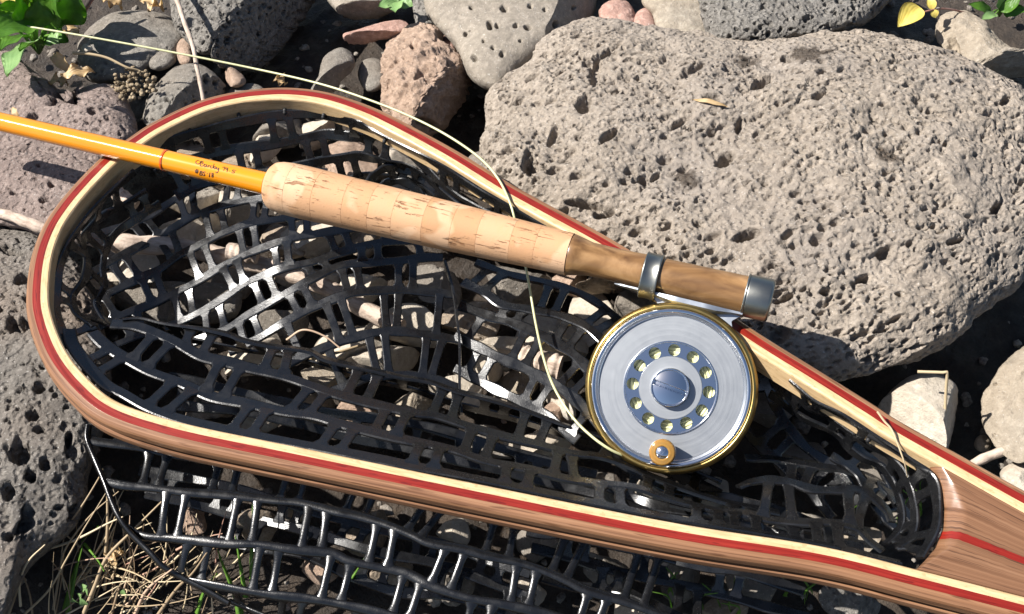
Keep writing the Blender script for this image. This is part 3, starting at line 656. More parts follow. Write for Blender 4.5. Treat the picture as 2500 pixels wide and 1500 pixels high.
# stones in front of the hoop, under the spilled net
front = [(620, 1290, 60, 40, 'brown'), (470, 1270, 40, 36, 'tan'), (900, 1300, 66, 40, 'brown'), (1110, 1300, 50, 34, 'pale'), (1320, 1330, 60, 40, 'mid_grey'), (1480, 1400, 70, 40, 'mid_grey'), (1660, 1420, 80, 44, 'mid_grey'), (1280, 1450, 60, 36, 'pale'),
         (1100, 1440, 60, 36, 'mid_grey'), (960, 1400, 56, 36, 'brown'), (780, 1390, 60, 36, 'tan'), (1860, 1440, 90, 46, 'mid_grey'), (2080, 1480, 90, 40, 'dark_grey'), (1560, 1500, 70, 36, 'pale'), (1760, 1500, 60, 30, 'brown'), (740, 1250, 40, 26, 'pale')]
for i, (u, v, ru, rv, kind) in enumerate(front):
    cuts = [(*rs.normal(0, 1, 2), abs(rs.normal(0.7, 0.3)), rs.uniform(0.4, 0.65)) for _ in range(3)]
    where = "left" if u < 850 else "middle" if u < 1400 else "right"
    stone(f"{words_of.get(kind, 'dark grey')} stone below the hoop, under the {where} of the spilled net", blob(u, v, ru, rv * 1.2, rs.uniform(-20, 20), rs), -0.004 + rs.uniform(-0.004, 0.006), rs.uniform(0.012, 0.02), kind, 400 + i,
          group=f"stones below the hoop {where}", N=36, e2=0.5, low=0.1, mid=0.02, fine=0.005, cuts=cuts)

# look-alike stones are told apart by their order from the left
ORD = ["first", "second", "third", "fourth", "fifth", "sixth", "seventh", "eighth", "ninth", "tenth", "eleventh", "twelfth"]
for lab in sorted({l for l, _, _ in LABELLED}):
    same = sorted([(u, o) for l, u, o in LABELLED if l == lab], key=lambda q: q[0])
    if len(same) > 1:
        for k, (u, o) in enumerate(same):
            pos = "leftmost" if k == 0 else "rightmost" if k == len(same) - 1 else ORD[k] + " from left"
            o["label"] = lab.replace(" angular stone", " stone") + ", " + pos
# ------------------------------------------------------------------ landing net: hoop and handle
seam_px = [(3000, 1612), (2800, 1560), (2650, 1518), (2500, 1478), (2246, 1413), (2000, 1353), (1650, 1297), (1220, 1212), (850, 1136), (700, 1105), (490, 1062), (390, 1037), (305, 1010), (250, 983), (205, 945), (159, 893), (128, 840), (105, 775),
           (98, 718), (107, 630), (131, 560), (165, 506), (212, 450), (273, 389), (333, 347), (390, 310), (490, 263), (580, 240), (666, 231), (735, 233), (800, 244), (870, 267), (940, 298), (1080, 373), (1222, 460), (1322, 516), (1476, 601), (1660, 716), (1843, 838), (1965, 914), (2116, 1009), (2176, 1048),
           (2330, 1135), (2500, 1230), (2650, 1308), (2800, 1378), (3000, 1462)]
seam = crom([P(u, v, ZF) for u, v in seam_px], 420)
stan = np.gradient(seam, axis=0); stan /= np.linalg.norm(stan, axis=1)[:, None]
sin_ = np.stack([stan[:, 1], -stan[:, 0], np.zeros(len(seam))], 1)             # towards the inside of the hoop
UPZ = np.repeat(np.array([[0, 0, 1.0]]), len(seam), 0)
net_base = P(1000, 900, 0.0) * np.array([1, 1, 0])
net = thing("landing_net", "wooden teardrop landing net with striped rim and black rubber mesh bag", "landing net", net_base)
mm = 0.001
HT = 12.5 * mm
def lam(name, prof, mat, label=None):
    g = Geo(); sweep(g, seam, sin_, UPZ, np.array(prof) * mm, hard=True); o = g.make(name, seam[200], MAT[mat], net)
    if label: o["label"] = label
    return o
lam("inner_lamination", [(0.0, 0.0), (3.1, 0.0), (3.7, -0.5), (3.9, -1.2), (3.9, -11.8), (3.2, -12.5), (0.0, -12.5)], 'maple', "pale maple inner strip of the hoop")
lam("middle_lamination", [(0.0, 0.12), (0.0, -12.4), (-3.5, -12.4), (-3.5, 0.12)], 'padauk', "dark red middle strip of the hoop")
lam("outer_lamination", [(-3.5, 0.0), (-3.5, -12.5), (-6.6, -12.5), (-7.2, -11.6), (-7.3, -10.6), (-7.3, -8.4), (-6.9, -7.9), (-4.2, -7.7), (-4.2, -5.9), (-6.9, -5.7), (-7.1, -5.3), (-7.1, -2.4), (-6.6, -1.2), (-5.6, -0.25)], 'walnut', "brown walnut outer strip with a thin groove")

# handle between the two arms
inner_edge = seam + sin_ * 3.9 * mm
def edge_at(px, upper):
    k = np.arange(len(seam)); half = k > len(seam) // 2
    idx = np.nonzero(half == upper)[0]
    W = inner_edge[idx] - CAM_POS; uu = 1250 + (W @ R) / (W @ F) / (SENSOR / LENS / 2500.0)
    return inner_edge[idx[np.argmin(np.abs(uu - px))]]
def handle_surface(nb=33, na=60):
    b = np.linspace(0, 1, nb)
    fx = np.interp(b, [0, .12, .3, .5, .7, .88, 1], [2243, 2272, 2292, 2300, 2300, 2294, 2282])
    wid = np.interp(b, [0, .12, .3, .5, .7, .9, 1], [6, 16, 32, 40, 46, 40, 26])
    arm_lo = [edge_at(x, False) for x in np.linspace(2240, 2960, 140)]; arm_up = [edge_at(x, True) for x in np.linspace(2280, 2960, 140)]
    arm_lo = np.array(arm_lo); arm_up = np.array(arm_up)
    rows = []
    for i in range(nb):
        line = arm_lo + (arm_up - arm_lo) * b[i]                                    # from the bag end to the far end
        s = np.concatenate([[0], np.cumsum(np.linalg.norm(np.diff(line, axis=0), axis=1))])
        off = (np.interp(b[i], [0, .12, .3, .5, .7, .88, 1], [0, 3.2, 7.2, 9.0, 8.2, 4.0, 0.2])) * mm   # hollowed front edge
        w = wid[i] * 0.19 * mm
        ss = np.concatenate([off + w * np.linspace(0, 1, 14), np.linspace(off + w, s[-1], na)[1:]])
        pts = np.stack([np.interp(ss, s, line[:, k]) for k in range(3)], 1)
        t = np.clip((ss - off) / w, 0, 1); pts[:, 2] = ZF - 0.25 * mm - 5.2 * mm * (1 - t) ** 1.7 * min(1, wid[i] / 30)
        wall = np.repeat(pts[:1], 3, 0); wall[0, 2] = ZF - HT; wall[1, 2] = ZF - HT + 3 * mm; wall[2, 2] = pts[0, 2] - 0.6 * mm
        rows.append(np.vstack([wall, pts]))
    return np.array(rows), b
hs, hb = handle_surface(61)
def handle_piece(name, b0, b1, mat, label):
    k = np.nonzero((hb >= b0 - 1e-6) & (hb <= b1 + 1e-6))[0]; h = hs[k]; n, m = h.shape[:2]
    s = np.concatenate([np.zeros((n, 1)), np.cumsum(np.linalg.norm(np.diff(h, axis=1), axis=2), axis=1)], 1)
    c = np.linalg.norm(h[:, 40] - h[0, 40], axis=1)[:, None] + np.zeros((1, m))
    g = Geo(); g.add(h.reshape(-1, 3), grid_quads(n, m)[:, ::-1], uv=np.stack([s, c], -1).reshape(-1, 2))
    lowr = h.copy(); lowr[:, :, 2] = ZF - HT
    g.add(lowr.reshape(-1, 3), grid_quads(n, m), uv=np.stack([s, c], -1).reshape(-1, 2))
    for e in (0, n - 1):
        g.add(np.vstack([h[e], lowr[e]]), grid_quads(2, m))
    o = g.make(name, h[n // 2, 20], MAT[mat], net); o["label"] = label; return o
handle_piece("handle_block", 0.0, 0.3834, 'handle_walnut', "lower half of the walnut handle")
handle_piece("handle_stripe", 0.3833, 0.4667, 'padauk', "red stripe along the middle of the handle")
handle_piece("handle_block", 0.4666, 1.0, 'handle_walnut', "upper half of the walnut handle")

# ------------------------------------------------------------------ landing net: black rubber bag
bag = link("net_bag", None, None, net, (0, 0, 0)); bag.empty_display_size = 0.02
FLAT = np.array([(-1, -.5), (-1, .15), (-.78, .5), (.78, .5), (1, .15), (1, -.5)])
ROUND = np.array([(math.cos(a), math.sin(a)) for a in np.linspace(0, 2 * math.pi, 12, endpoint=False)])
def net_panel(rows, period=31, pair=8.6, bw=2.5, rw=2.0, th=1.3, phase=0.0, style='flat', edge_rungs=None, seed=0, wob=0.5, skip=(), stagger=0.5, rows_from=0.0):
    """rows: list of bands, each a list of (u, v, z mm); neighbouring bands are joined by pairs of short rungs"""
    rr = np.random.default_rng(seed + 900)
    K = 160
    B = np.array([crom([P(u, v, z * mm) for u, v, z in r], K) for r in rows])
    n = len(B)
    for i in range(n):
        w = np.linspace(0, 9, K)[:, None]; ph = rr.uniform(0, 6.28, (1, 3)); B[i] += wob * mm * np.sin(w * rr.uniform(0.8, 1.4) + ph) * np.array([0.6, 0.6, 1.0])
    Ts = np.gradient(B, axis=1); Ts /= np.linalg.norm(Ts, axis=2)[..., None] + 1e-12
    Tt = np.gradient(B, axis=0) if n > 1 else np.zeros_like(B) + np.array([0, 0, -1.0])
    Tt -= Ts * (Tt * Ts).sum(2)[..., None]; Tt /= np.linalg.norm(Tt, axis=2)[..., None] + 1e-12
    Nn = np.cross(Ts, Tt)
    flip = ((CAM_POS - B) * Nn).sum(2).mean() < 0
    if flip: Nn = -Nn
    prof = FLAT if style == 'flat' else ROUND * np.array([1, .62])
    g = Geo(); hard = style == 'flat'
    for i in range(n):
        sw = 1 + 0.12 * np.sin(np.linspace(0, 30, K) + i)
        sweep(g, B[i], Tt[i], Nn[i], lambda k: prof * np.array([bw * sw[k], th]) * mm, hard=hard)
    S = np.concatenate([np.zeros((n, 1)), np.cumsum(np.linalg.norm(np.diff(B, axis=1), axis=2), axis=1)], 1)
    off = np.zeros(n)
    for i in range(1, n):                                                            # keep the rungs of all rows in step
        mid_ = K // 2; j = int(np.argmin(np.linalg.norm(B[i] - B[i - 1, mid_], axis=1))); off[i] = S[i - 1, mid_] + off[i - 1] - S[i, j]
    for i in range(n - 1):
        lo = (S[i, 0] + off[i]) / (period * mm); hi = (S[i, -1] + off[i]) / (period * mm)
        for k in range(int(lo) - 2, int(hi) + 2):
            for side in (-0.5, 0.5):
                c_ = ((k + phase + stagger * (i % 2)) * period + side * pair + rr.uniform(-0.4, 0.4)) * mm - off[i]
                if c_ < 0.002 or c_ > S[i, -1] - 0.002: continue
                x = float(np.interp(c_, S[i], np.arange(K))); j = min(int(x), K - 2); fr = x - j
                p0 = B[i, j] * (1 - fr) + B[i, j + 1] * fr; n0 = Nn[i, j]
                j2 = int(np.argmin(np.linalg.norm(B[i + 1] - p0, axis=1)))
                if j2 < 2 or j2 > K - 3: continue
                p1 = B[i + 1, j2]; n1 = Nn[i + 1, j2]; gap = np.linalg.norm(p1 - p0)
                m = 9; t = np.linspace(0, 1, m)[:, None]
                c = p0 * (1 - t) + p1 * t + (n0 + n1) * 0.5 * (rr.uniform(-0.06, 0.06) * gap) * np.sin(np.pi * t)
                tt = np.gradient(c, axis=0); tt /= np.linalg.norm(tt, axis=1)[:, None] + 1e-12
                up = n0 * (1 - t) + n1 * t; sd = np.cross(up, tt); sd /= np.linalg.norm(sd, axis=1)[:, None] + 1e-12; up = np.cross(tt, sd)
                e = np.minimum(t[:, 0], 1 - t[:, 0]) * gap / mm
                flare = 1 + (0.75 if hard else 1.0) * np.clip(1 - (e - bw * 0.8) / 1.8, 0, 1) ** 2
                hh = 0.86 if hard else 0.9
                sweep(g, c, sd, up, lambda q: prof * np.array([rw * flare[q], th * hh]) * mm, hard=hard, caps=False)
    org = B[n // 2, K // 2]
    return g.make("mesh_panel", org, MAT['rubber'], bag)
def zrow(pts, *zs):
    z = np.interp(np.linspace(0, 1, len(pts)), np.linspace(0, 1, len(zs)), zs); return [(u, v, q) for (u, v), q in zip(pts, z)]
zf = ZF / mm
# rows that run along the lower rim of the hoop
A0 = [(172, 806), (184, 850), (252, 933), (301, 962), (357, 994), (420, 1018), (487, 1036), (560, 1053), (630, 1066), (718, 1082), (850, 1107), (905, 1118), (1010, 1139), (1150, 1167), (1378, 1214), (1536, 1246), (1650, 1266), (1850, 1300), (2050, 1338)]
A1 = [(226, 812), (262, 846), (315, 879), (371, 910), (448, 938), (519, 970), (602, 986), (700, 1008), (771, 1018), (850, 1041), (975, 1071), (1098, 1096), (1185, 1125), (1290, 1145), (1378, 1167), (1466, 1180), (1553, 1190), (1650, 1222), (1820, 1262), (2000, 1296)]
A2 = [(270, 790), (330, 796), (413, 828), (455, 851), (497, 872), (560, 886), (613, 900), (700, 921), (800, 956), (888, 980), (1010, 1008), (1063, 1015), (1150, 1043), (1238, 1068), (1325, 1089), (1396, 1108), (1466, 1115), (1536, 1138), (1606, 1169), (1760, 1222), (1900, 1250)]
A3 = [(300, 782), (345, 780), (403, 792), (490, 802), (560, 816), (596, 830), (666, 844), (753, 856), (800, 878), (905, 903), (975, 921), (1045, 933), (1115, 956), (1203, 977), (1290, 1004), (1378, 1036), (1448, 1057), (1536, 1087), (1640, 1126), (1760, 1180)]
A4 = [(310, 800), (380, 815), (480, 830), (580, 850), (700, 870), (800, 900), (905, 930), (1000, 950), (1115, 985), (1250, 1018), (1378, 1060), (1500, 1105), (1640, 1156), (1760, 1210)]
net_panel([zrow(A0, zf - 9, zf - 11, zf - 11, zf - 11), zrow(A1, 64, 60, 61, 57, 52), zrow(A2, 62, 58, 54, 46, 36), zrow(A3, 60, 56, 48, 36, 26), zrow(A4, 44, 38, 32, 24, 20)], period=41, pair=9.4, bw=3.0, rw=2.3, phase=0.62, seed=1)
# sheet sloping across the left half of the hoop
Bm = [(205, 585), (257, 566), (320, 547), (368, 528), (419, 494), (462, 466), (520, 440), (600, 425), (700, 420), (800, 420)]
B0 = [(200, 682), (235, 661), (296, 625), (368, 588), (402, 569), (465, 532), (528, 506), (580, 494), (647, 484), (740, 475)]
B1 = [(220, 735), (280, 708), (339, 680), (393, 656), (436, 625), (477, 605), (514, 586), (562, 564), (610, 545), (670, 536), (760, 520), (860, 510)]
B2 = [(240, 800), (300, 770), (380, 738), (465, 695), (514, 666), (562, 639), (599, 622), (635, 608), (696, 588), (760, 575), (860, 560), (980, 560)]
B3 = [(280, 845), (350, 815), (420, 792), (482, 765), (526, 741), (562, 719), (599, 695), (647, 673), (696, 654), (760, 640), (841, 612), (930, 592), (1040, 585)]
B4 = [(440, 850), (547, 806), (613, 763), (718, 706), (800, 664), (842, 648), (905, 640), (975, 634), (1038, 628), (1080, 630)]
B5 = [(560, 862), (630, 826), (700, 782), (770, 750), (840, 724), (888, 714), (945, 707), (996, 707), (1050, 712), (1108, 722)]
B6 = [(690, 892), (720, 880), (800, 846), (888, 818), (958, 809), (1028, 816), (1075, 822), (1120, 830)]
B7 = [(800, 958), (880, 930), (960, 915), (1030, 920), (1080, 935), (1120, 950)]
def zB(pts): return [(u, v, float(np.interp(u, [200, 400, 700, 860, 1120], [38, 31, 49, 51, 44])) - (v - 560) * 0.032) for u, v in pts]
net_panel([zB(q) for q in (Bm, B0, B1, B2, B3, B4, B5, B6, B7)],
          period=29.5, pair=8.3, bw=2.5, rw=2.0, phase=0.02, seed=2)
# hanging fold right of that sheet
net_panel([zrow([(1085, 640), (1108, 722), (1118, 800), (1122, 880), (1124, 960), (1126, 1010)], 46, 42, 38, 34)], seed=3)
# sheet between grip and reel
F1 = [(1130, 690), (1190, 720), (1230, 745), (1290, 753), (1360, 767), (1413, 788), (1459, 823), (1520, 880)]
F0 = [(1120, 745), (1196, 772), (1238, 784), (1290, 805), (1343, 830), (1396, 861), (1430, 893), (1480, 950)]
F2 = [(1110, 820), (1170, 850), (1220, 875), (1273, 896), (1325, 921), (1378, 956), (1413, 985), (1470, 1040)]
F3 = [(1110, 900), (1160, 925), (1210, 950), (1260, 975), (1310, 1000), (1360, 1035), (1410, 1075)]
Fm = [(1160, 640), (1250, 670), (1330, 690), (1420, 720), (1500, 770), (1560, 830)]
net_panel([zrow(Fm, 40, 38, 36), zrow(F1, 42, 44, 42), zrow(F0, 40, 41, 40), zrow(F2, 36, 38, 38), zrow(F3, 30, 32, 34)], period=33, pair=8.8, bw=2.7, rw=2.1, phase=0.36, seed=4)
# top: rows hanging along the upper rim
D0 = [(330, 388), (420, 345), (520, 314), (589, 298), (687, 281), (771, 279), (850, 294), (930, 328), (1010, 369), (1090, 416), (1180, 474), (1290, 538), (1380, 586)]
D1 = [(380, 430), (440, 405), (501, 382), (560, 368), (630, 357), (687, 347), (753, 333), (800, 326), (870, 334), (940, 337), (986, 361), (1038, 411), (1098, 466), (1150, 497), (1220, 530), (1300, 570)]
D2 = [(430, 480), (480, 455), (540, 440), (610, 425), (680, 414), (735, 405), (788, 393), (840, 386), (880, 383), (933, 394), (985, 401), (1028, 424), (1080, 470), (1130, 515)]
D3 = [(640, 480), (720, 470), (800, 452), (850, 440), (895, 432), (940, 432), (990, 440), (1030, 458), (1060, 486)]
net_panel([zrow(D0, zf - 9, zf - 9.5, zf - 9, zf - 4, zf - 3.5, zf - 3.5), zrow(D1, 54, 56, 62, 62), zrow(D2, 42, 44, 50, 46), zrow(D3, 34, 34, 36, 34)], period=37, pair=9.2, bw=2.9, rw=2.1, phase=0.18, seed=5)
net_panel([zrow([(880, 470), (905, 436), (935, 415), (962, 411), (1005, 420), (1040, 445)], 40, 44, 46, 40), zrow([(900, 510), (925, 460), (955, 443), (985, 446), (1015, 465), (1040, 500)], 32, 36, 38, 30)], period=22, pair=8, phase=0.2, seed=6)
# left: twisted edge band by the hoop's left end
net_panel([zrow([(330, 420), (262, 478), (205, 540), (168, 600), (146, 660), (138, 720), (143, 780), (166, 850)], zf - 8, zf - 9), zrow([(360, 470), (300, 500), (259, 520), (228, 548), (204, 592), (214, 641), (205, 680), (178, 722), (188, 765), (232, 800)], 52, 54, 60, 62, 60),
           zrow([(390, 500), (330, 540), (290, 565), (262, 600), (250, 650), (256, 700), (240, 745), (270, 800)], 42, 44, 46, 44)], period=33, pair=8.6, bw=2.3, phase=0.55, seed=7)
# right end by the handle
E2 = [(1900, 912), (1965, 990), (2017, 1015), (2053, 1040), (2088, 1066), (2123, 1089), (2170, 1115), (2207, 1165), (2228, 1218), (2235, 1278), (2222, 1318), (2193, 1336)]
E3 = [(1880, 960), (1960, 1020), (2035, 1058), (2070, 1095), (2105, 1120), (2150, 1138), (2180, 1175), (2196, 1220), (2200, 1270), (2190, 1300), (2160, 1330)]
E1 = [(1800, 1190), (1832, 1178), (1878, 1172), (1930, 1177), (1983, 1193), (2035, 1197), (2088, 1196), (2130, 1215), (2165, 1245), (2180, 1275)]
E0 = [(1640, 1228), (1702, 1246), (1755, 1253), (1808, 1250), (1895, 1271), (1965, 1278), (2028, 1277), (2088, 1286), (2123, 1318), (2158, 1345)]
net_panel([zrow([(1930, 930), (1985, 978), (2060, 1020), (2140, 1070), (2220, 1120), (2270, 1162), (2286, 1220), (2282, 1290), (2246, 1362)], zf - 4, zf - 4, zf - 6, zf - 6), zrow(E2, 62, 60, 60), zrow(E3, 50, 50, 50), ], period=30, pair=8.6, bw=2.6, rw=2.1, phase=0.4, seed=8)
net_panel([zrow([(1820, 1120), (1900, 1120), (1990, 1140), (2070, 1150), (2140, 1170), (2190, 1230)], 36, 38, 40), zrow(E1, 46, 48, 46), zrow(E0, 52, 54, 54), zrow([(1640, 1272), (1760, 1290), (1890, 1314), (2010, 1336), (2100, 1354), (2200, 1372)], zf - 11, zf - 11)], period=35, pair=8.8, bw=2.8, rw=2.2, phase=0.75, seed=9)
net_panel([zrow([(2030, 1110), (2085, 1150), (2120, 1200), (2150, 1250), (2185, 1290)], 44, 42, 40), zrow([(2085, 1085), (2140, 1130), (2175, 1190), (2205, 1240), (2235, 1290)], 40, 38, 36)], period=24, pair=9, phase=0.2, seed=19)
# bag spilled out below the hoop (smooth rounded side of the moulding)
C0 = [(214, 1076), (263, 1082), (315, 1089), (357, 1096), (430, 1112), (540, 1130), (680, 1150), (830, 1180), (980, 1215), (1130, 1250), (1300, 1290), (1480, 1330), (1650, 1370)]
C1 = [(259, 1178), (315, 1187), (368, 1190), (455, 1201), (560, 1208), (666, 1222), (736, 1229), (820, 1250), (870, 1260), (940, 1281), (1010, 1309), (1052, 1328), (1133, 1341), (1185, 1355), (1290, 1379), (1378, 1414), (1430, 1440), (1518, 1467), (1606, 1500), (1720, 1545)]
C2 = [(312, 1290), (350, 1309), (420, 1313), (490, 1320), (560, 1327), (630, 1330), (718, 1344), (806, 1353), (852, 1372), (923, 1386), (993, 1400), (1045, 1425), (1091, 1442), (1150, 1460), (1238, 1477), (1330, 1500), (1450, 1540), (1560, 1590)]
C3 = [(420, 1395), (460, 1412), (508, 1425), (578, 1439), (666, 1456), (753, 1467), (850, 1484), (950, 1505), (1080, 1540), (1200, 1570), (1330, 1610)]
C4 = [(560, 1470), (640, 1505), (740, 1540), (860, 1570), (980, 1600), (1100, 1640)]
C9 = [(232, 1030), (280, 1036), (330, 1046), (380, 1060), (450, 1080), (560, 1100), (700, 1120), (850, 1150), (1000, 1185), (1150, 1218), (1300, 1250), (1480, 1290), (1650, 1325)]
net_panel([zrow(C9, 50, 44, 40, 38), zrow(C0, 50, 46, 42, 38), zrow(C1, 46, 46, 44, 40), zrow(C2, 38, 42, 40, 36), zrow(C3, 30, 34, 34, 32), zrow(C4, 20, 22, 24)], period=32, pair=8.6, bw=2.1, rw=1.8, th=1.8, phase=0.55, style='round', seed=10, wob=0.8)
net_panel([zrow([(216, 1040), (214, 1076), (232, 1122), (256, 1178), (272, 1222), (290, 1262), (316, 1300), (366, 1350), (398, 1384), (440, 1408), (500, 1440), (560, 1474)], 52, 50, 47, 45, 42, 38, 34, 30, 28)], style='round', bw=2.4, th=2.1, seed=11, wob=0.1)
# under layer of the bag, lying on the stones
def under_layer(rows, seed, **kw): net_panel(rows, seed=seed, **kw)
under_layer([zrow([(420, 930), (600, 960), (800, 1000), (1000, 1040), (1200, 1090), (1450, 1150)], 30, 28, 26), zrow([(430, 990), (620, 1010), (820, 1060), (1020, 1100), (1220, 1150), (1480, 1210)], 24, 22, 22)], 14, period=30, phase=0.1, wob=2.5)
under_layer([zrow([(330, 1150), (520, 1180), (720, 1230), (900, 1290), (1080, 1330), (1300, 1400)], 14, 12, 14), zrow([(360, 1210), (560, 1250), (740, 1290), (920, 1350), (1100, 1390), (1300, 1460)], 10, 12, 12), zrow([(520, 1310), (700, 1350), (900, 1420), (1100, 1460), (1300, 1520)], 10, 10, 10)], 15, period=33, phase=0.4, wob=2.5)
under_layer([zrow([(1280, 1290), (1450, 1310), (1600, 1350), (1800, 1400), (1960, 1440)], 24, 22, 26), zrow([(1300, 1340), (1460, 1380), (1620, 1420), (1800, 1460), (1980, 1510)], 20, 18, 22), zrow([(1330, 1410), (1480, 1440), (1640, 1490), (1800, 1540)], 22, 24, 26)], 16, period=35, phase=0.7, wob=2.0)
under_layer([zrow([(1500, 1130), (1650, 1190), (1800, 1230), (1950, 1260), (2100, 1300)], 26, 24, 26), zrow([(1480, 1190), (1640, 1240), (1800, 1280), (1950, 1310), (2100, 1340)], 22, 22, 24)], 17, period=30, phase=0.2, wob=2.5)
under_layer([zrow([(1850, 900), (1900, 1000), (1960, 1080), (2040, 1150), (2100, 1230)], 30, 26, 24), zrow([(1780, 960), (1830, 1060), (1900, 1130), (1980, 1200), (2040, 1270)], 24, 22, 22)], 18, period=30, phase=0.2, wob=2.0)
# dark ties that hold the bag to the hoop, and the cord near the handle
def tie(u, v):
    p = P(u, v, ZF - 9 * mm); j = int(np.argmin(np.linalg.norm(inner_edge[:, :2] - p[:2], axis=1)))
    e = inner_edge[j] + np.array([0, 0, -1 * mm]); a = sin_[j]
    pts = [e + a * 0.2 * mm + np.array([0, 0, -5.5 * mm]), e + a * 1.0 * mm + np.array([0, 0, -6.6 * mm]), e + a * 2.4 * mm + np.array([0, 0, -8.2 * mm])]
    g = Geo(); tube(g, crom(pts, 10), np.array([.5, .9, 1.1, 1.15, 1.1, 1.15, 1.2, 1.1, .9, .5]) * mm, 8); g.make("net_tie", e, MAT['cord'], net)
for u, v in [(582, 290), (695, 272), (800, 275), (455, 318), (960, 335), (1095, 410), (1190, 470), (1300, 530), (2130, 1068), (2010, 985), (2268, 1150)]: tie(u, v)
g = Geo(); tube(g, crom([P(2120, 1062, ZF - 4 * mm), P(2170, 1090, ZF - 6 * mm), P(2220, 1122, ZF - 6 * mm), P(2268, 1152, ZF - 4 * mm)], 24), 1.3 * mm, 8); g.make("rim_cord", P(2200, 1110, ZF - 6 * mm), MAT['cord'], net)

# ------------------------------------------------------------------ fly rod
RA = P(280, 363, ZF + 0.0055); RB = P(1480, 642, ZF + 0.0108)          # axis points over the two rim crossings
rod_ax = unit(RB - RA)
def on_axis(u):
    """point of the rod axis that shows at photo column u"""
    k = SENSOR / LENS / 2500.0; t = np.linspace(-0.35, 0.6, 4000); Q = RA + t[:, None] * rod_ax - CAM_POS
    uu = 1250 + (Q @ R) / (Q @ F) / k; return RA + rod_ax * np.interp(u, uu, t)
def ax_t(u): return float((on_axis(u) - RA) @ rod_ax)
rod = thing("fly_rod", "amber fly rod with cork grip and wooden reel seat, lying across the hoop", "fishing rod", RA * np.array([1, 1, 0]) + np.array([0, 0, ZF]))
def rod_lathe(name, prof, mat, parent, seg=48, hard=(), label=None):
    g = Geo(); lathe(g, RA, rod_ax, prof, seg, hard=hard); o = g.make(name, RA if mat == 'cork' else RA + rod_ax * prof[len(prof) // 2][0], MAT[mat], parent)
    if label: o["label"] = label
    return o
T = {u: ax_t(u) for u in (-160, 402, 408, 655, 660, 690, 1240, 1375, 1392, 1400, 1440, 1500, 1570, 1612, 1600, 1820, 1826, 1884)}
r_l, r_m, r_g = 4.9 * mm, 5.3 * mm, 5.7 * mm
rod_lathe("rod_wrap", [(T[-160], 4.9 * mm), (T[402], r_m)], 'amber_wrap', rod)
rod_lathe("thread_ring", [(T[402], r_m), (T[402] + 0.1 * mm, r_m + 0.25 * mm), (T[408], r_m + 0.25 * mm), (T[408] + 0.1 * mm, r_m)], 'wrap_ring', rod)
rod_lathe("rod_blank", [(T[408], r_m), (T[655] - 2 * mm, r_g), (T[655] + 6 * mm, r_g)], 'amber', rod)
rod_lathe("winding_check", [(T[655] - 0.8 * mm, r_g), (T[655] - 0.6 * mm, r_g + 0.5 * mm), (T[655] + 1.6 * mm, r_g + 0.7 * mm), (T[655] + 1.8 * mm, r_g)], 'wrap_ring', rod)
# cork grip: a row of glued rings
grip = link("grip", None, None, rod, (0, 0, 0)); grip.empty_display_size = 0.01
tg0, tg1 = T[660] + 0.5 * mm, T[1392]
gp_t = np.array([0, .01, .03, .06, .12, .25, .42, .58, .72, .84, .93, 1.0]); gp_r = np.array([10.2, 11.6, 12.5, 13.0, 13.15, 12.7, 12.3, 11.9, 11.3, 10.7, 10.3, 10.1]) * mm
nring = 11; cut = np.linspace(0, 1, nring + 1); cut[1:-1] += np.random.default_rng(3).uniform(-.012, .012, nring - 1)
for k in range(nring):
    a, b = cut[k], cut[k + 1]; s = np.unique(np.concatenate([np.linspace(a, b, 9), gp_t[(gp_t > a + .004) & (gp_t < b - .004)]]))
    pr = [(tg0 + (tg1 - tg0) * q, float(np.interp(q, gp_t, gp_r))) for q in s]
    pr = [(pr[0][0], pr[0][1] - 0.12 * mm), (pr[0][0] + 0.07 * mm, pr[0][1])] + pr[1:-1] + [(pr[-1][0] - 0.07 * mm, pr[-1][1]), (pr[-1][0], pr[-1][1] - 0.12 * mm)]
    if k == 0: pr = [(pr[0][0], 0.001)] + pr
    if k == nring - 1: pr = pr + [(pr[-1][0], 0.001)]
    rod_lathe("cork_ring", pr, 'cork', grip, 72, hard=(1, 2, len(pr) - 2) if k == 0 else (1, len(pr) - 3, len(pr) - 2) if k == nring - 1 else (1, len(pr) - 2))
# reel seat, ring and butt cap
seat_pr = [(T[1392], 9.6 * mm), (T[1392] + .6 * mm, 9.9 * mm), (T[1400] + 2 * mm, 9.2 * mm), (T[1440], 7.9 * mm), (T[1500], 7.7 * mm), (T[1570], 8.1 * mm), (T[1820] + 1 * mm, 8.8 * mm)]
rod_lathe("reel_seat", seat_pr, 'seat', rod, 64)
rod_lathe("butt_cap", [(T[1820], 8.7 * mm), (T[1820] + .1 * mm, 9.6 * mm), (T[1826], 9.75 * mm), (T[1884] - 1.5 * mm, 9.9 * mm), (T[1884] - .4 * mm, 9.5 * mm), (T[1884], 8.6 * mm), (T[1884], 0.0005)], 'nickel', rod, 72)
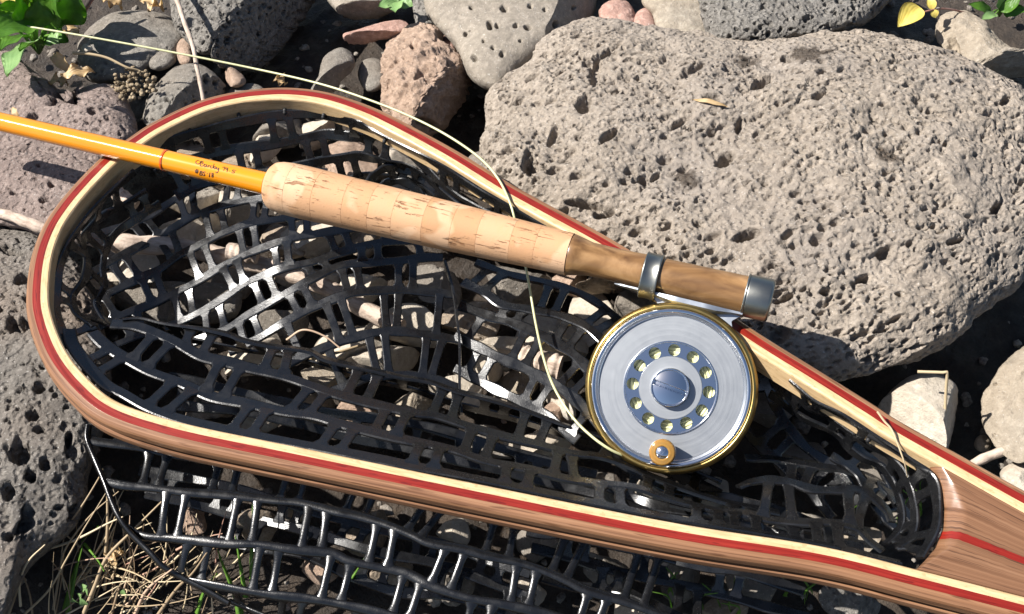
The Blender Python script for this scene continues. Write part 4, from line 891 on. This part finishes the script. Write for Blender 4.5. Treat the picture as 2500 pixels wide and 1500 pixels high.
# handwriting on the blank
def to_rod(u, v, extra=0.12 * mm):
    d = unit(ray(u, v)); best = None
    w = CAM_POS - RA; a = d - rod_ax * (d @ rod_ax); b = w - rod_ax * (w @ rod_ax)
    rad = r_m + (r_g - r_m) * np.clip((u - 408) / 247, 0, 1) + extra * 0.3
    A, Bq, C = a @ a, 2 * a @ b, b @ b - rad * rad; D = max(Bq * Bq - 4 * A * C, 0)
    return CAM_POS + d * ((-Bq - math.sqrt(D)) / (2 * A))
strokes = [[(655, 385), (625, 388), (605, 405), (608, 425), (635, 438), (662, 430), (692, 400)], [(692, 398), (672, 464)], [(662, 406), (705, 398), (718, 412), (698, 430), (735, 440), (728, 460), (692, 472), (668, 462)],
    [(772, 450), (745, 445), (728, 462), (740, 482), (762, 470), (772, 450), (768, 475), (780, 484)], [(797, 455), (790, 488), (796, 468), (816, 460)], [(852, 468), (835, 465), (822, 480), (835, 499), (854, 494)], [(882, 438), (862, 502)],
    [(908, 478), (886, 480), (876, 497), (890, 512), (905, 500), (912, 480), (910, 510)], [(926, 490), (920, 512), (936, 520), (956, 494), (942, 550), (920, 572), (904, 556)], [(1008, 490), (1046, 488), (1022, 537)], [(1088, 498), (1062, 498), (1060, 516), (1080, 520), (1090, 500), (1075, 557)],
    [(1113, 542), (1118, 548)], [(1212, 538), (1170, 528), (1158, 546), (1190, 554), (1178, 574), (1145, 568)],
    [(616, 513), (605, 572)], [(637, 515), (625, 577)], [(594, 534), (648, 541)], [(591, 552), (644, 559)], [(672, 545), (664, 602)], [(670, 545), (700, 548), (698, 565), (675, 572), (705, 580), (698, 600), (664, 602)], [(752, 560), (725, 555), (718, 570), (740, 588), (735, 610), (708, 605)],
    [(776, 580), (781, 585)], [(819, 568), (808, 632)], [(866, 575), (845, 580), (850, 597), (870, 610), (862, 634), (844, 628), (850, 610), (872, 592), (866, 575)]]
g = Geo()
for s in strokes:
    px = crom(s, 14); tube(g, [to_rod(380 + x / 6.185, 330 + y / 6.185) for x, y in px], 0.23 * mm, 5)
g.make("signature", to_rod(530, 420), MAT['ink'], rod)["label"] = "handwritten dark ink lettering on the amber blank"

# ------------------------------------------------------------------ fly reel
t_reel = ax_t(1700)
k_px = SENSOR / LENS / 2500.0
axis_pt = RA + rod_ax * ax_t(1690)
vdir = unit(CAM_POS - P(1636, 947, 0.05)); rn = unit(vdir - rod_ax * (vdir @ rod_ax))              # reel face normal, square to the rod
rdn = unit(np.cross(rod_ax, rn)); rdn = rdn if rdn[1] < 0 else -rdn                                 # from the rod towards the reel
# reel centre: on the line of sight of (1636,947), in the plane through the rod axis square to rn, a little towards the viewer
d0 = ray(1636, 947); fc = CAM_POS + d0 * (((RA + rn * 6.5 * mm - CAM_POS) @ rn) / (d0 @ rn)); px = mpp(fc)
reel = thing("fly_reel", "round silver fly reel with gold rim and ring of holes", "fishing reel", fc - rn * 0.028)
def reel_lathe(name, prof, mat, parent=reel, seg=96, c=fc, hard=(), label=None):
    g = Geo(); lathe(g, c, rn, [(t * mm, r * px) for t, r in prof], seg, hard=hard); o = g.make(name, c, MAT[mat], parent)
    if label: o["label"] = label
    return o
reel_lathe("rim", [(-22, 203), (-22, 209), (-20, 211), (-5, 211), (-3.2, 211), (-2.6, 207.5), (-2.2, 209), (-1.2, 208.5), (-0.4, 205), (0.1, 202), (0.2, 199), (-0.2, 196), (-4, 195.6)], 'gold', seg=160, label="gold anodised outer rim")
reel_lathe("face_lip", [(-3, 195.8), (-0.3, 195), (0.7, 192), (1.0, 188), (0.2, 182.5), (-1.4, 179.5), (-1.9, 176.5)], 'polished', seg=160, label="polished lip around the face")
reel_lathe("face_plate", [(-1.9, 178), (-1.9, 116.5), (-1.9, 115)], 'alu', seg=160, label="flat brushed face of the reel")
reel_lathe("hole_ring_step", [(-1.9, 116), (-1.3, 114.5), (-1.35, 111.5), (-2.0, 110.5)], 'polished', seg=128)
# ring with twelve round holes
ra, rb = unit(np.cross(rn, rod_ax)), None; e1 = rod_ax; e2 = np.cross(rn, e1)
g = Geo(); nh = 12; hr = 14.7; rc = 93.0
up_img = unit(U - rn * (U @ rn)); rt_img = np.cross(up_img, rn)
for h in range(nh):
    a0 = math.radians(84.5 + 30 * h); c = np.array([math.cos(a0), math.sin(a0)]) * rc
    m = 48; phi = np.arange(m) / m * 2 * math.pi; inner = c + hr * np.stack([np.cos(phi), np.sin(phi)], 1)
    outer = []
    for f in phi:                                                   # out to the edge of this hole's share of the ring
        dv = np.array([math.cos(f), math.sin(f)]); lo, hi = hr, 60.0
        for _ in range(34):
            md = 0.5 * (lo + hi); q = c + dv * md; rr_ = np.hypot(*q); an = math.atan2(q[1], q[0]) - a0; an = (an + math.pi) % (2 * math.pi) - math.pi
            if 76 <= rr_ <= 111.5 and abs(an) <= math.radians(15.001): lo = md
            else: hi = md
        outer.append(c + dv * lo)
    outer = np.array(outer)
    lift = lambda q, z: fc + rn * (z * mm) + (rt_img * q[:, :1] + up_img * q[:, 1:]) * px
    zz = -2.0
    v = np.vstack([lift(outer, zz), lift(inner, zz), lift(inner, zz - 2.6)])
    i = np.arange(m); j = (i + 1) % m
    g.add(v[:2 * m], np.stack([i, j, m + j, m + i], 1), uv=np.stack([np.hypot(*(np.vstack([outer, inner]).T)) * px, np.zeros(2 * m)], 1))
    g.add(np.vstack([v[m:2 * m], v[2 * m:]]), np.stack([i, j, m + j, m + i], 1))
g.make("hole_ring", fc, MAT['polished'], reel, smooth=False)["label"] = "recessed ring drilled with twelve round holes"
reel_lathe("hub_plate", [(-2.0, 77.5), (-1.6, 76.5), (-1.6, 76.4), (-1.6, 50), (-1.6, 48)], 'alu', hard=(1, 2), label="brushed plate around the hub")
reel_lathe("hub_collar", [(-1.7, 47.5), (1.6, 46.8), (2.1, 45.8), (2.2, 44.5), (2.1, 43.4), (1.2, 42.5)], 'chrome', hard=(1, 4))
def slotted(name, c, rad, z0, dome, slot_w, ang, mat):
    """domed screw head with a real slot: rings of a disc, pushed down along the slot"""
    n = 56; a = np.linspace(-1, 1, n); A, B = np.meshgrid(a, a, indexing='ij'); x = A * np.sqrt(1 - B * B / 2); y = B * np.sqrt(1 - A * A / 2)
    r = np.sqrt(x * x + y * y); ca, sa = math.cos(ang), math.sin(ang); across = -x * sa + y * ca
    z = z0 + dome * (1 - r * r) - np.where(np.abs(across) < slot_w, dome * 0.9 + 0.5, 0) * (r < 0.97)
    z = np.where(r > 0.995, z0 - 1.0, z)
    v = c + rn * (z.ravel() * mm)[:, None] + (rt_img * x.ravel()[:, None] + up_img * y.ravel()[:, None]) * rad * px
    gg = Geo(); gg.add(v, grid_quads(n, n)); return gg.make(name, c, MAT[mat], reel)
slotted("hub_screw", fc, 43.5, 1.6, 1.3, 0.11, math.radians(-20), 'chrome')["label"] = "domed chrome hub screw with a slot"
# handle knob and its screw
kc = fc + (rt_img * -13 + up_img * -154) * px
reel_lathe("knob", [(-1.9, 12), (-0.5, 13), (0.5, 20), (2.5, 27), (8, 31), (14.2, 32), (15.6, 30.5), (16.2, 26.5), (15.9, 21), (16.4, 18.5), (16.0, 15)], 'knob', c=kc, seg=64, label="amber coloured winding knob")
slotted("knob_screw", kc, 15, 15.9, 0.9, 0.12, math.radians(52), 'chrome')
# inside: dark drum with the wound line showing through the holes
reel_lathe("drum", [(-2.2, 112), (-21, 200), (-22, 203)], 'dark')
g = Geo()
for row, z in enumerate((-5.4, -6.6)):
    for k in range(13):
        rr_ = 76 + k * 3.2 + (1.6 if row else 0); an = np.linspace(0, 2 * math.pi, 97)
        c = fc + rn * (z + 0.35 * math.sin(k * 2.1)) * mm + (rt_img * (np.cos(an) * rr_)[:, None] + up_img * (np.sin(an) * rr_)[:, None]) * px
        tube(g, c, 0.42 * mm * 1.15, 6, caps=False)
g.make("wound_line", fc, MAT['line'], reel)["label"] = "pale green line wound inside the reel"
reel_lathe("back_plate", [(-22, 209), (-22.8, 205), (-22.8, 0.5)], 'gold')
# reel foot: saddle plate from the reel to the seat
seat_c = RA + rod_ax * ax_t(1700)
def foot_pt(u, off_rn, off_dn): return RA + rod_ax * ax_t(u) + rn * off_rn * mm + rdn * off_dn * mm
g = Geo()
us = np.linspace(1512, 1824, 40)
half = np.interp(us, [1512, 1530, 1570, 1610, 1660, 1740, 1790, 1824], [0.8, 3.6, 4.2, 4.4, 6.0, 6.0, 4.4, 4.2])
th_ = np.interp(us, [1512, 1530, 1610, 1650, 1760, 1800, 1824], [0.6, 1.0, 1.8, 3.4, 3.4, 1.8, 1.6])
cen = np.array([foot_pt(u, 0.6, 8.4) for u in us])
sweep(g, cen, np.repeat(rn[None], 40, 0), np.repeat(rdn[None], 40, 0), lambda i: np.array([(-half[i], 0), (-half[i], th_[i] * .6), (-half[i] * .6, th_[i]), (half[i] * .6, th_[i]), (half[i], th_[i] * .6), (half[i], 0)]) * mm, hard=True)
g.make("reel_foot", foot_pt(1680, 0, 9), MAT['foot'], reel)["label"] = "silver foot of the reel under the seat ring"
g = Geo(); n_ = 12; dd = np.linspace(9.5, 18, n_)
cen = np.array([foot_pt(1712, -2, q) for q in dd]); wd = np.interp(dd, [9.5, 13, 18], [21, 17, 19])
sweep(g, cen, np.repeat(rod_ax[None], n_, 0), np.repeat(rn[None], n_, 0), lambda i: np.array([(-wd[i], -3.2), (-wd[i], 3.6), (wd[i], 3.6), (wd[i], -3.2)]) * mm, hard=True)
g.make("foot_stem", foot_pt(1712, 0, 13), MAT['foot'], reel)
# sliding ring that clamps the foot
g = Geo(); n_ = 64; an = np.linspace(0, 2 * math.pi, n_, endpoint=False); cc = RA + rod_ax * ax_t(1592)
def ring_r(a):
    x, y = math.cos(a), math.sin(a)             # x along rn, y along rdn
    r = 9.0
    if y > 0: r = 9.0 + 2.7 * max(0, y) ** 2.2
    return r
ring = []
for t_, dr in ((-3.9, -0.4), (-3.9, 0.35), (-3.4, 0.75), (-2.9, 0.35), (0, 0.15), (2.9, 0.35), (3.4, 0.75), (3.9, 0.35), (3.9, -0.4)):
    ring.append([cc + rod_ax * t_ * mm + (rn * math.cos(a) + rdn * math.sin(a)) * (ring_r(a) + dr) * mm for a in an])
g.add(np.array(ring).reshape(-1, 3), grid_quads(len(ring), n_, True)); g.make("slide_ring", cc, MAT['nickel'], rod)["label"] = "nickel ring clamping the reel foot"
rod_lathe("cap_rim", [(T[1820] - .5 * mm, 9.0 * mm), (T[1820] - .4 * mm, 9.95 * mm), (T[1820] + .5 * mm, 9.95 * mm), (T[1820] + .6 * mm, 9.0 * mm)], 'nickel', rod, 64)

# ------------------------------------------------------------------ fly line
ln = [(30, 58, 62), (60, 64, 66), (180, 84, 66), (400, 124, 64), (620, 168, 63), (780, 205, 66), (900, 244, 70), (1000, 284, 74), (1090, 330, 77), (1170, 385, 79.5), (1215, 435, 80), (1243, 490, 79.6), (1258, 540, 76), (1272, 600, 66), (1286, 665, 58), (1296, 720, 54), (1308, 790, 51), (1326, 870, 50), (1352, 945, 50), (1395, 1015, 50), (1440, 1062, 50), (1490, 1098, 49), (1540, 1120, 44)]
g = Geo(); tube(g, crom([P(u, v, z * mm) for u, v, z in ln], 260), 0.62 * mm, 10)
tag(g.make("fishing_line", P(780, 205, 0.06), MAT['line']), "pale green fishing line curving from the reel to the leafy plant", "fishing line")
# ------------------------------------------------------------------ twigs and sticks
def stick(label, pts, r0, r1, mat, name="twig", group=None, sides=12, seed=0, knots=0.12, end=None):
    w = crom([P(u, v, z * mm) for u, v, z in pts], max(24, 10 * len(pts))); n = len(w)
    r = np.linspace(r0, r1, n) * mm; g = Geo(); t, a, b = frames(w); ang = np.arange(sides) / sides * 2 * math.pi
    def prof(i):
        q = np.stack([np.cos(ang), np.sin(ang)], 1)
        nz = vnoise(np.stack([np.cos(ang) * 1.3 + seed, np.sin(ang) * 1.3, np.full(sides, i * 0.35)], 1), seed)
        k = 1 + knots * nz + 0.10 * math.sin(i * 0.9 + seed) * knots * 4
        return q * (r[i] * k)[:, None]
    sweep(g, w, a, b, prof, hard=False)
    o = g.make(name, w[n // 2], MAT[mat]); return tag(o, label, "twig", group)
stick("grey stick poking out left of the hoop, below the mauve slab", [(-60, 508, 38), (20, 526, 40), (70, 545, 42), (130, 566, 40), (240, 590, 30)], 2.6, 3.6, 'bark', seed=1)
stick("thick pale branch lying under the net, left of the cork grip", [(258, 592, 26), (330, 596, 28), (400, 600, 26), (500, 615, 24), (600, 640, 24), (700, 664, 24), (800, 705, 24), (900, 760, 22), (980, 800, 22)], 5.4, 4.6, 'bark', seed=2, sides=16)
stick("short thick twig with a broken end under the net near the line", [(1270, 872, 24), (1310, 884, 26), (1345, 894, 27), (1368, 900, 27)], 6.4, 6.6, 'bark', seed=3, sides=16)
stick("thin pale twig running down to the hoop's top left", [(405, -60, 52), (432, 0, 56), (452, 60, 58), (470, 110, 58), (480, 160, 56), (494, 230, 50), (500, 262, 46)], 1.7, 1.15, 'bark', seed=4)
stick("short red twig slanting up at the top edge", [(205, 30, 40), (225, 0, 44), (250, -30, 46)], 1.2, 1.0, 'bark_red', seed=5)
stick("dry curved stem crossing the shaded cobble", [(178, 130, 46), (215, 132, 46), (262, 142, 44), (310, 165, 40), (345, 176, 36), (380, 208, 30)], 1.0, 0.5, 'straw', seed=6, knots=0.03)
stick("pale stick on the soil right of the hoop", [(2360, 1140, 6), (2420, 1112, 10), (2470, 1095, 12), (2540, 1072, 12)], 2.2, 2.8, 'bark', seed=7)
stick("short pale twig chunk under the net beside the big branch", [(560, 615, 32), (600, 620, 33), (630, 628, 32)], 5.0, 4.0, 'bark', seed=8)
stick("pinkish twig end under the net by the rod's wrap", [(284, 470, 34), (310, 490, 34), (330, 505, 32)], 4.2, 4.0, 'bark', seed=9)
stick("dark root crossing the soil in the lower right corner", [(2400, 1170, -6), (2450, 1180, -4), (2520, 1195, -4)], 1.8, 1.6, 'bark_red', seed=10)
stick("slender pale stem under the net below the cork grip", [(640, 905, 26), (740, 880, 30), (820, 862, 32), (900, 838, 28)], 1.0, 0.7, 'straw', seed=11, knots=0.03)
stick("thin straw stem lying on the net left of the reel", [(700, 830, 44), (740, 806, 50), (790, 820, 48), (830, 850, 44)], 0.6, 0.4, 'straw', seed=12, knots=0.03)
# bent dry straw by the right-hand stones
tag(stick("bent dry straw standing before the pale wedge stone", [(2240, 908, 46), (2300, 910, 48), (2312, 911, 48), (2310, 950, 40), (2307, 1020, 26), (2306, 1100, 12)], 0.75, 0.7, 'straw', name="dry_straw", seed=13, knots=0.02), cat="straw")
tag(stick("wispy grass head caught on the hoop's right arm", [(2142, 1005, 84), (2160, 1030, 82), (2176, 1048, 81), (2190, 1080, 79), (2208, 1130, 74), (2216, 1165, 66)], 0.5, 0.25, 'straw', name="dry_straw", seed=14, knots=0.02), cat="straw")
tag(stick("thin upright straw left of the pale wedge stone", [(2293, 1050, 26), (2291, 1075, 20), (2290, 1100, 14)], 0.35, 0.3, 'straw', name="dry_straw", seed=15, knots=0.02), cat="straw")

# ------------------------------------------------------------------ leaves
def leaf_mesh(name, base, tip, width, sag, normal, mat, parent=None, fold=0.25, wave=0.0, shape='ovate', nl=14, nw=7, seed=0, thick=0.35):
    """blade from base to tip; normal = face direction; closed thin body"""
    base, tip = np.asarray(base), np.asarray(tip); L = np.linalg.norm(tip - base); ax = unit(tip - base)
    nn = unit(normal - ax * (np.dot(normal, ax))); sd = np.cross(ax, nn); rl = np.random.default_rng(seed + 50)
    t = np.linspace(0, 1, nl); s = np.linspace(-1, 1, nw)
    prof = np.sin(np.pi * np.clip(t, 0, 1) ** 0.8) ** 0.75 if shape == 'ovate' else np.sin(np.pi * t ** 1.1) ** 0.9 if shape == 'lance' else np.minimum(1, 5 * t) * (1 - t ** 3)
    prof = np.maximum(prof, 0.05); p = []
    for face in (1, -1):
        for i in range(nl):
            for j in range(nw):
                q = base + ax * L * t[i] + nn * (sag * L * math.sin(math.pi * t[i]) * 0.9) + sd * (s[j] * prof[i] * width)
                q = q + nn * (fold * abs(s[j]) ** 1.3 * prof[i] * width + wave * width * math.sin(t[i] * 14 + seed) * abs(s[j]) ** 2)
                edge = 1 - 0.85 * max(abs(s[j]), 0) ** 4
                p.append(q + nn * face * thick * 0.5 * mm * edge)
    q1 = grid_quads(nl, nw); q2 = q1[:, ::-1] + nl * nw
    idx = np.arange(nl * nw).reshape(nl, nw); loop = np.concatenate([idx[:-1, 0], idx[-1, :-1], idx[:0:-1, -1], idx[0, :0:-1]])
    rim = np.stack([loop, loop + nl * nw, np.roll(loop, -1) + nl * nw, np.roll(loop, -1)], 1)
    uv = np.stack([np.repeat(t, nw), np.tile(np.abs(s), nl)], 1); uv = np.vstack([uv, uv])
    return mesh_at(name, np.array(p), base, MAT[mat], parent, quads=np.vstack([q1, q2, rim]), uv=uv)
UPN = np.array([-0.25, -0.35, 0.9])
def plant(name, label, root, leaves, stem_r=1.1, mat='leaf'):
    rp = P(*root[:2], root[2] * mm); o = thing(name, label, "plant", rp)
    for k, (bu, bv, bz, tu, tv, tz, w, nx, ny, m_) in enumerate(leaves):
        b, t = P(bu, bv, bz * mm), P(tu, tv, tz * mm)
        leaf_mesh("leaf", b, b + (t - b) * 1.15, w * 1.2 * mm, 0.10, UPN + np.array([nx, ny, 0]), m_ or mat, o, wave=0.12, seed=k)
        g = Geo(); c = crom([rp, rp * 0.45 + b * 0.55 + np.array([0, 0, 0.004]), b + (t - b) * 0.05], 12); tube(g, c, np.linspace(stem_r, stem_r * 0.6, 12) * mm, 7); g.make("stem", rp, MAT['grass'], o)
    return o
plant("leafy_plant", "green broad leaved plant in the top left corner", (95, 130, 20), [
    (85, 60, 62, -30, 84, 74, 9, 0.2, -0.1, 'leaf'), (78, 62, 60, 52, -14, 84, 7.5, -0.6, 0.3, 'leaf'), (95, 66, 58, 92, 8, 72, 7, 0.6, 0.2, 'leaf'), (120, 60, 52, 130, -8, 74, 9.5, 0.5, 0.0, 'leaf'), (155, 62, 48, 176, -12, 66, 9, 0.9, 0.1, 'leaf'),
    (150, 70, 44, 110, 12, 62, 8, 0.2, 0.2, 'leaf'), (100, 100, 44, 30, 176, 54, 8.5, -0.1, -0.2, 'leaf_pale'), (110, 110, 40, 56, 124, 52, 5, 0.0, 0.0, 'leaf'), (125, 84, 44, 142, 104, 46, 5, 0.1, -0.3, 'leaf_pale'), (60, 40, 46, 2, 18, 60, 7, -0.2, 0.3, 'leaf'),
    (40, 30, 44, 30, -40, 60, 8, 0.0, 0.3, 'leaf_yellow'), (85, 30, 44, 84, -50, 66, 8, 0.3, 0.0, 'leaf'), (20, 60, 40, -60, 30, 50, 9, 0.1, 0.2, 'leaf'), (140, 40, 44, 196, 30, 52, 8, 0.4, 0.1, 'leaf'), (70, 90, 36, 10, 120, 44, 7, 0, 0, 'leaf'), (150, 20, 40, 170, -50, 66, 10, 0.4, 0.2, 'leaf'), (120, 90, 34, 160, 100, 40, 6, 0.2, -0.1, 'leaf')])
plant("sprout", "small toothed green sprout in the top right corner", (2440, 40, 10), [(2420, 34, 22, 2372, 14, 30, 3.4, 0, 0, 'leaf'), (2430, 36, 22, 2400, 48, 26, 3.0, 0, 0, 'leaf_pale'), (2440, 28, 24, 2486, -10, 34, 5, 0.2, 0, 'leaf'), (2450, 34, 20, 2500, 26, 26, 4, 0, 0, 'leaf'), (2445, 20, 24, 2440, -16, 36, 4, 0, 0, 'leaf_pale')], 0.7)
plant("sprout", "tiny pale green leaf clump on the grey stone, top edge", (975, 10, 20), [(970, 8, 36, 930, 16, 38, 4.2, 0, 0, 'leaf_pale'), (972, 6, 37, 966, 28, 38, 4.4, 0, 0, 'leaf_pale'), (976, 6, 37, 1004, 14, 37, 4.0, 0.1, 0, 'leaf_pale'), (972, 4, 37, 950, -20, 40, 4.2, 0, 0, 'leaf_pale')], 0.5)
yl = thing("yellow_leaf", "yellow leaf on a curved red stem, top right", "leaf", P(2280, 22, 0.0))
leaf_mesh("leaf_blade", P(2248, 20, .040), P(2192, 66, .034), 7.5 * mm, 0.1, UPN + np.array([-.2, -.2, 0]), 'leaf_yellow', yl, fold=0.5, seed=3)
leaf_mesh("leaf_blade", P(2278, 24, .040), P(2268, -6, .044), 3.0 * mm, 0.1, UPN, 'leaf_yellow', yl, seed=4)
leaf_mesh("leaf_blade", P(2278, 24, .040), P(2284, 44, .036), 2.6 * mm, 0.1, UPN, 'leaf_yellow', yl, seed=5)
g = Geo(); tube(g, crom([P(2248, 32, .040), P(2280, 24, .040), P(2310, 22, .036), P(2350, 30, .026), P(2380, 40, .014)], 24), 0.55 * mm, 7); g.make("leaf_stem", P(2300, 24, .03), MAT['bark_red'], yl)
def lone_leaf(label, b, t, w, mat, n=UPN, name="dry_leaf", fold=0.4, wave=0.3, shape='lance'):
    o = leaf_mesh(name, P(*b), P(*t), w * mm, 0.12, np.asarray(n, float), mat, fold=fold, wave=wave, shape=shape, seed=int(b[0])); return tag(o, label, "leaf")
lone_leaf("curled orange brown dry leaf on the big rock", (1778, 262, surf(0, 1778, 262)[2] + .001), (1690, 244, surf(0, 1690, 244)[2] + .001), 1.4, 'leaf_dry')
lone_leaf("crumpled straw coloured leaf below the leafy plant", (232, 176, .058), (148, 186, .060), 4.0, 'leaf_dry', wave=0.6)
lone_leaf("dry brown leaf chip on the mauve rock by the rod", (30, 262, .060), (46, 288, .058), 2.0, 'leaf_dry')
lone_leaf("withered brown leaf under the leafy plant's stem", (130, 130, .05), (172, 176, .046), 4.0, 'leaf_dry', wave=0.6)
lone_leaf("pale dry leaf scrap at the top edge beside the dark rock", (342, 4, .05), (400, -6, .054), 4.5, 'leaf_dry', wave=0.5)
# dried seed head
sh = thing("dried_seed_head", "clump of dried brown seed heads above the mauve rock", "seed head", P(330, 215, 0.02))
v0, f0 = ico(2); rg = np.random.default_rng(8); g = Geo()
for k in range(95):
    a, rr_ = rg.uniform(0, 6.28), math.sqrt(rg.random()); u, v = 328 + math.cos(a) * rr_ * 58, 206 + math.sin(a) * rr_ * 42
    if (u - 300) > 30 and v > 240: continue
    s = rg.uniform(0.8, 1.7) * mm; d = 1 + 0.25 * vnoise(v0 * 2 + k, k)[:, None]
    g.add(v0 * d * s * np.array([1, 1, 0.8]) + P(u, v, (36 + rg.uniform(-9, 6)) * mm), t=f0)
o = g.make("seed_cluster", P(330, 205, 0.03), MAT['seed'], sh); o["kind"] = "stuff"
for k in range(7):
    a = rg.uniform(0, 6.28); g = Geo(); tube(g, crom([P(350, 235, .01), P(340 + 20 * math.cos(a), 215 + 14 * math.sin(a), .028), P(330 + 52 * math.cos(a), 205 + 36 * math.sin(a), .036)], 10), 0.35 * mm, 5); g.make("stalk", P(350, 235, .01), MAT['straw'], sh)

# ------------------------------------------------------------------ dry grass tuft at the lower left and loose blades
def tuft(name, label, root, blades, cat="grass"):
    o = thing(name, label, cat, P(*root)); return o
dg = tuft("dry_grass_tuft", "tangled dry straw grass in the lower left corner", (200, 1460, -0.012), None)
rg = np.random.default_rng(21)
main = [[(20, 1500), (60, 1400), (130, 1320), (190, 1250), (240, 1170), (252, 1145)], [(60, 1500), (120, 1440), (160, 1370), (200, 1300), (258, 1205)], [(200, 1510), (232, 1430), (262, 1360), (330, 1290), (400, 1220)], [(270, 1510), (290, 1440), (320, 1370), (345, 1310), (352, 1280)],
        [(380, 1510), (430, 1440), (470, 1400), (505, 1350)], [(330, 1500), (360, 1440), (420, 1390)], [(50, 1480), (48, 1420), (70, 1370), (110, 1330)], [(255, 1380), (262, 1300), (262, 1210), (260, 1170)], [(130, 1490), (146, 1400), (160, 1340), (220, 1260), (290, 1200)], [(100, 1345), (180, 1320), (260, 1280), (300, 1262)]]
for k, m_ in enumerate(main):
    z = np.linspace(6, 40, len(m_)) + rg.uniform(-4, 6)
    g = Geo(); tube(g, crom([P(u, v, q * mm) for (u, v), q in zip(m_, z)], 30), np.linspace(1.0, 0.35, 30) * mm * rg.uniform(0.6, 1.15), 6); g.make("stalk", P(*m_[0], 0), MAT['straw'], dg)
for k in range(95):
    u0, v0_ = rg.uniform(60, 560), rg.uniform(1330, 1560)
    if k % 3 == 0: u0, v0_ = rg.uniform(160, 420), rg.uniform(1380, 1500)
    L = rg.uniform(60, 210); an = math.radians(rg.normal(52, 34)); bend = rg.uniform(-0.5, 0.5)
    pts = []
    for q in np.linspace(0, 1, 5):
        a2 = an + bend * q; pts.append((u0 + math.cos(a2) * L * q, v0_ - math.sin(a2) * L * q))
    if max(p[0] for p in pts) > 640: continue
    z = np.linspace(rg.uniform(-4, 6), rg.uniform(8, 34), 5)
    g = Geo(); tube(g, crom([P(u, v, q * mm) for (u, v), q in zip(pts, z)], 12), np.linspace(0.55, 0.16, 12) * mm * rg.uniform(0.6, 1.3), 5); g.make("stalk", P(u0, v0_, 0), MAT['straw'], dg)
gr = tuft("green_grass_tuft", "fresh green grass blades among the dry straw, lower left", (190, 1460, -0.012), None)
for k, m_ in enumerate([[(158, 1490), (172, 1430), (190, 1370), (203, 1330), (212, 1335), (240, 1370), (254, 1395)], [(165, 1500), (185, 1400), (200, 1340)], [(200, 1320), (225, 1298), (240, 1285)], [(585, 1510), (572, 1450), (545, 1380), (530, 1340)], [(590, 1500), (560, 1420), (535, 1360)], [(616, 1450), (614, 1380), (616, 1300), (618, 1205)], [(600, 1460), (590, 1400), (575, 1310)], [(480, 1500), (500, 1440), (530, 1400)], [(880, 1380), (896, 1355), (906, 1342)], [(845, 1430), (870, 1395), (890, 1360)]]):
    z = np.linspace(2, 26, len(m_)); b = crom([P(u, v, q * mm) for (u, v), q in zip(m_, z)], 22); t, a_, b_ = frames(b)
    wdt = np.linspace(1.3, 0.25, 22) * mm; g = Geo(); sweep(g, b, a_, b_, lambda i: np.array([(-wdt[i], 0), (0, -0.12 * mm), (wdt[i], 0), (0, 0.18 * mm)]), hard=False); g.make("blade", b[0], MAT['grass'], gr)
for k, (u, v) in enumerate([(200, 1440), (212, 1450), (195, 1462), (305, 1455), (210, 1478), (188, 1470)]):
    leaf_mesh("leaf", P(u, v, .012), P(u + rg.uniform(-16, 16), v - rg.uniform(8, 20), .016), 2.0 * mm, 0.1, UPN, 'leaf_pale', gr, seed=k)
gr2 = thing("green_grass_tuft", "few green blades under the net's narrow end", "grass", P(2180, 1200, 0.0))
for k in range(16):
    u, v = rg.uniform(2060, 2260), rg.uniform(1130, 1300); b = crom([P(u, v, 0.004), P(u + rg.uniform(-20, 20), v - 30, 0.018), P(u + rg.uniform(-50, 50), v - rg.uniform(40, 90), 0.028)], 12); t, a_, b_ = frames(b)
    wdt = np.linspace(1.0, 0.2, 12) * mm; g = Geo(); sweep(g, b, a_, b_, lambda i: np.array([(-wdt[i], 0), (0, -0.12 * mm), (wdt[i], 0), (0, 0.18 * mm)]), hard=False); g.make("blade", b[0], MAT['grass' if k % 3 else 'straw'], gr2)
gr3 = thing("green_grass_tuft", "green blades in the shade below the hoop, bottom right", "grass", P(1620, 1450, 0.0))
for k in range(12):
    u, v = rg.choice([1600, 1680, 1760, 1950]) + rg.uniform(-40, 40), rg.uniform(1440, 1520); b = crom([P(u, v, 0.004), P(u + rg.uniform(-20, 20), v - 30, 0.016), P(u + rg.uniform(-50, 50), v - rg.uniform(30, 70), 0.02)], 12); t, a_, b_ = frames(b)
    wdt = np.linspace(1.2, 0.2, 12) * mm; g = Geo(); sweep(g, b, a_, b_, lambda i: np.array([(-wdt[i], 0), (0, -0.12 * mm), (wdt[i], 0), (0, 0.18 * mm)]), hard=False); g.make("blade", b[0], MAT['grass'], gr3)

# leaf litter between the top left stones
for k, (lab, b, t, w) in enumerate([("brown shrivelled leaf below the plant, beside the mauve rock", (168, 205, .03), (118, 200, .036), 4), ("long tan litter leaf behind the plant", (150, 96, .02), (196, 70, .026), 5), ("torn pale leaf on the soil left of the dark rock", (300, 18, .02), (250, -6, .026), 6),
        ("dark brown litter leaf at the foot of the dark porous rock", (400, 20, .02), (360, 22, .026), 5), ("small curled leaf in the gap below the dark rock", (700, 205, .014), (668, 196, .018), 4), ("brown leaf scrap beside the hoop's lower left rim", (300, 1345, .02), (272, 1380, .022), 4)]):
    lone_leaf(lab, b, t, w, 'leaf_dry', n=UPN + np.array([0.3 * (-1) ** k, 0.2, 0]), wave=0.7, fold=0.5)
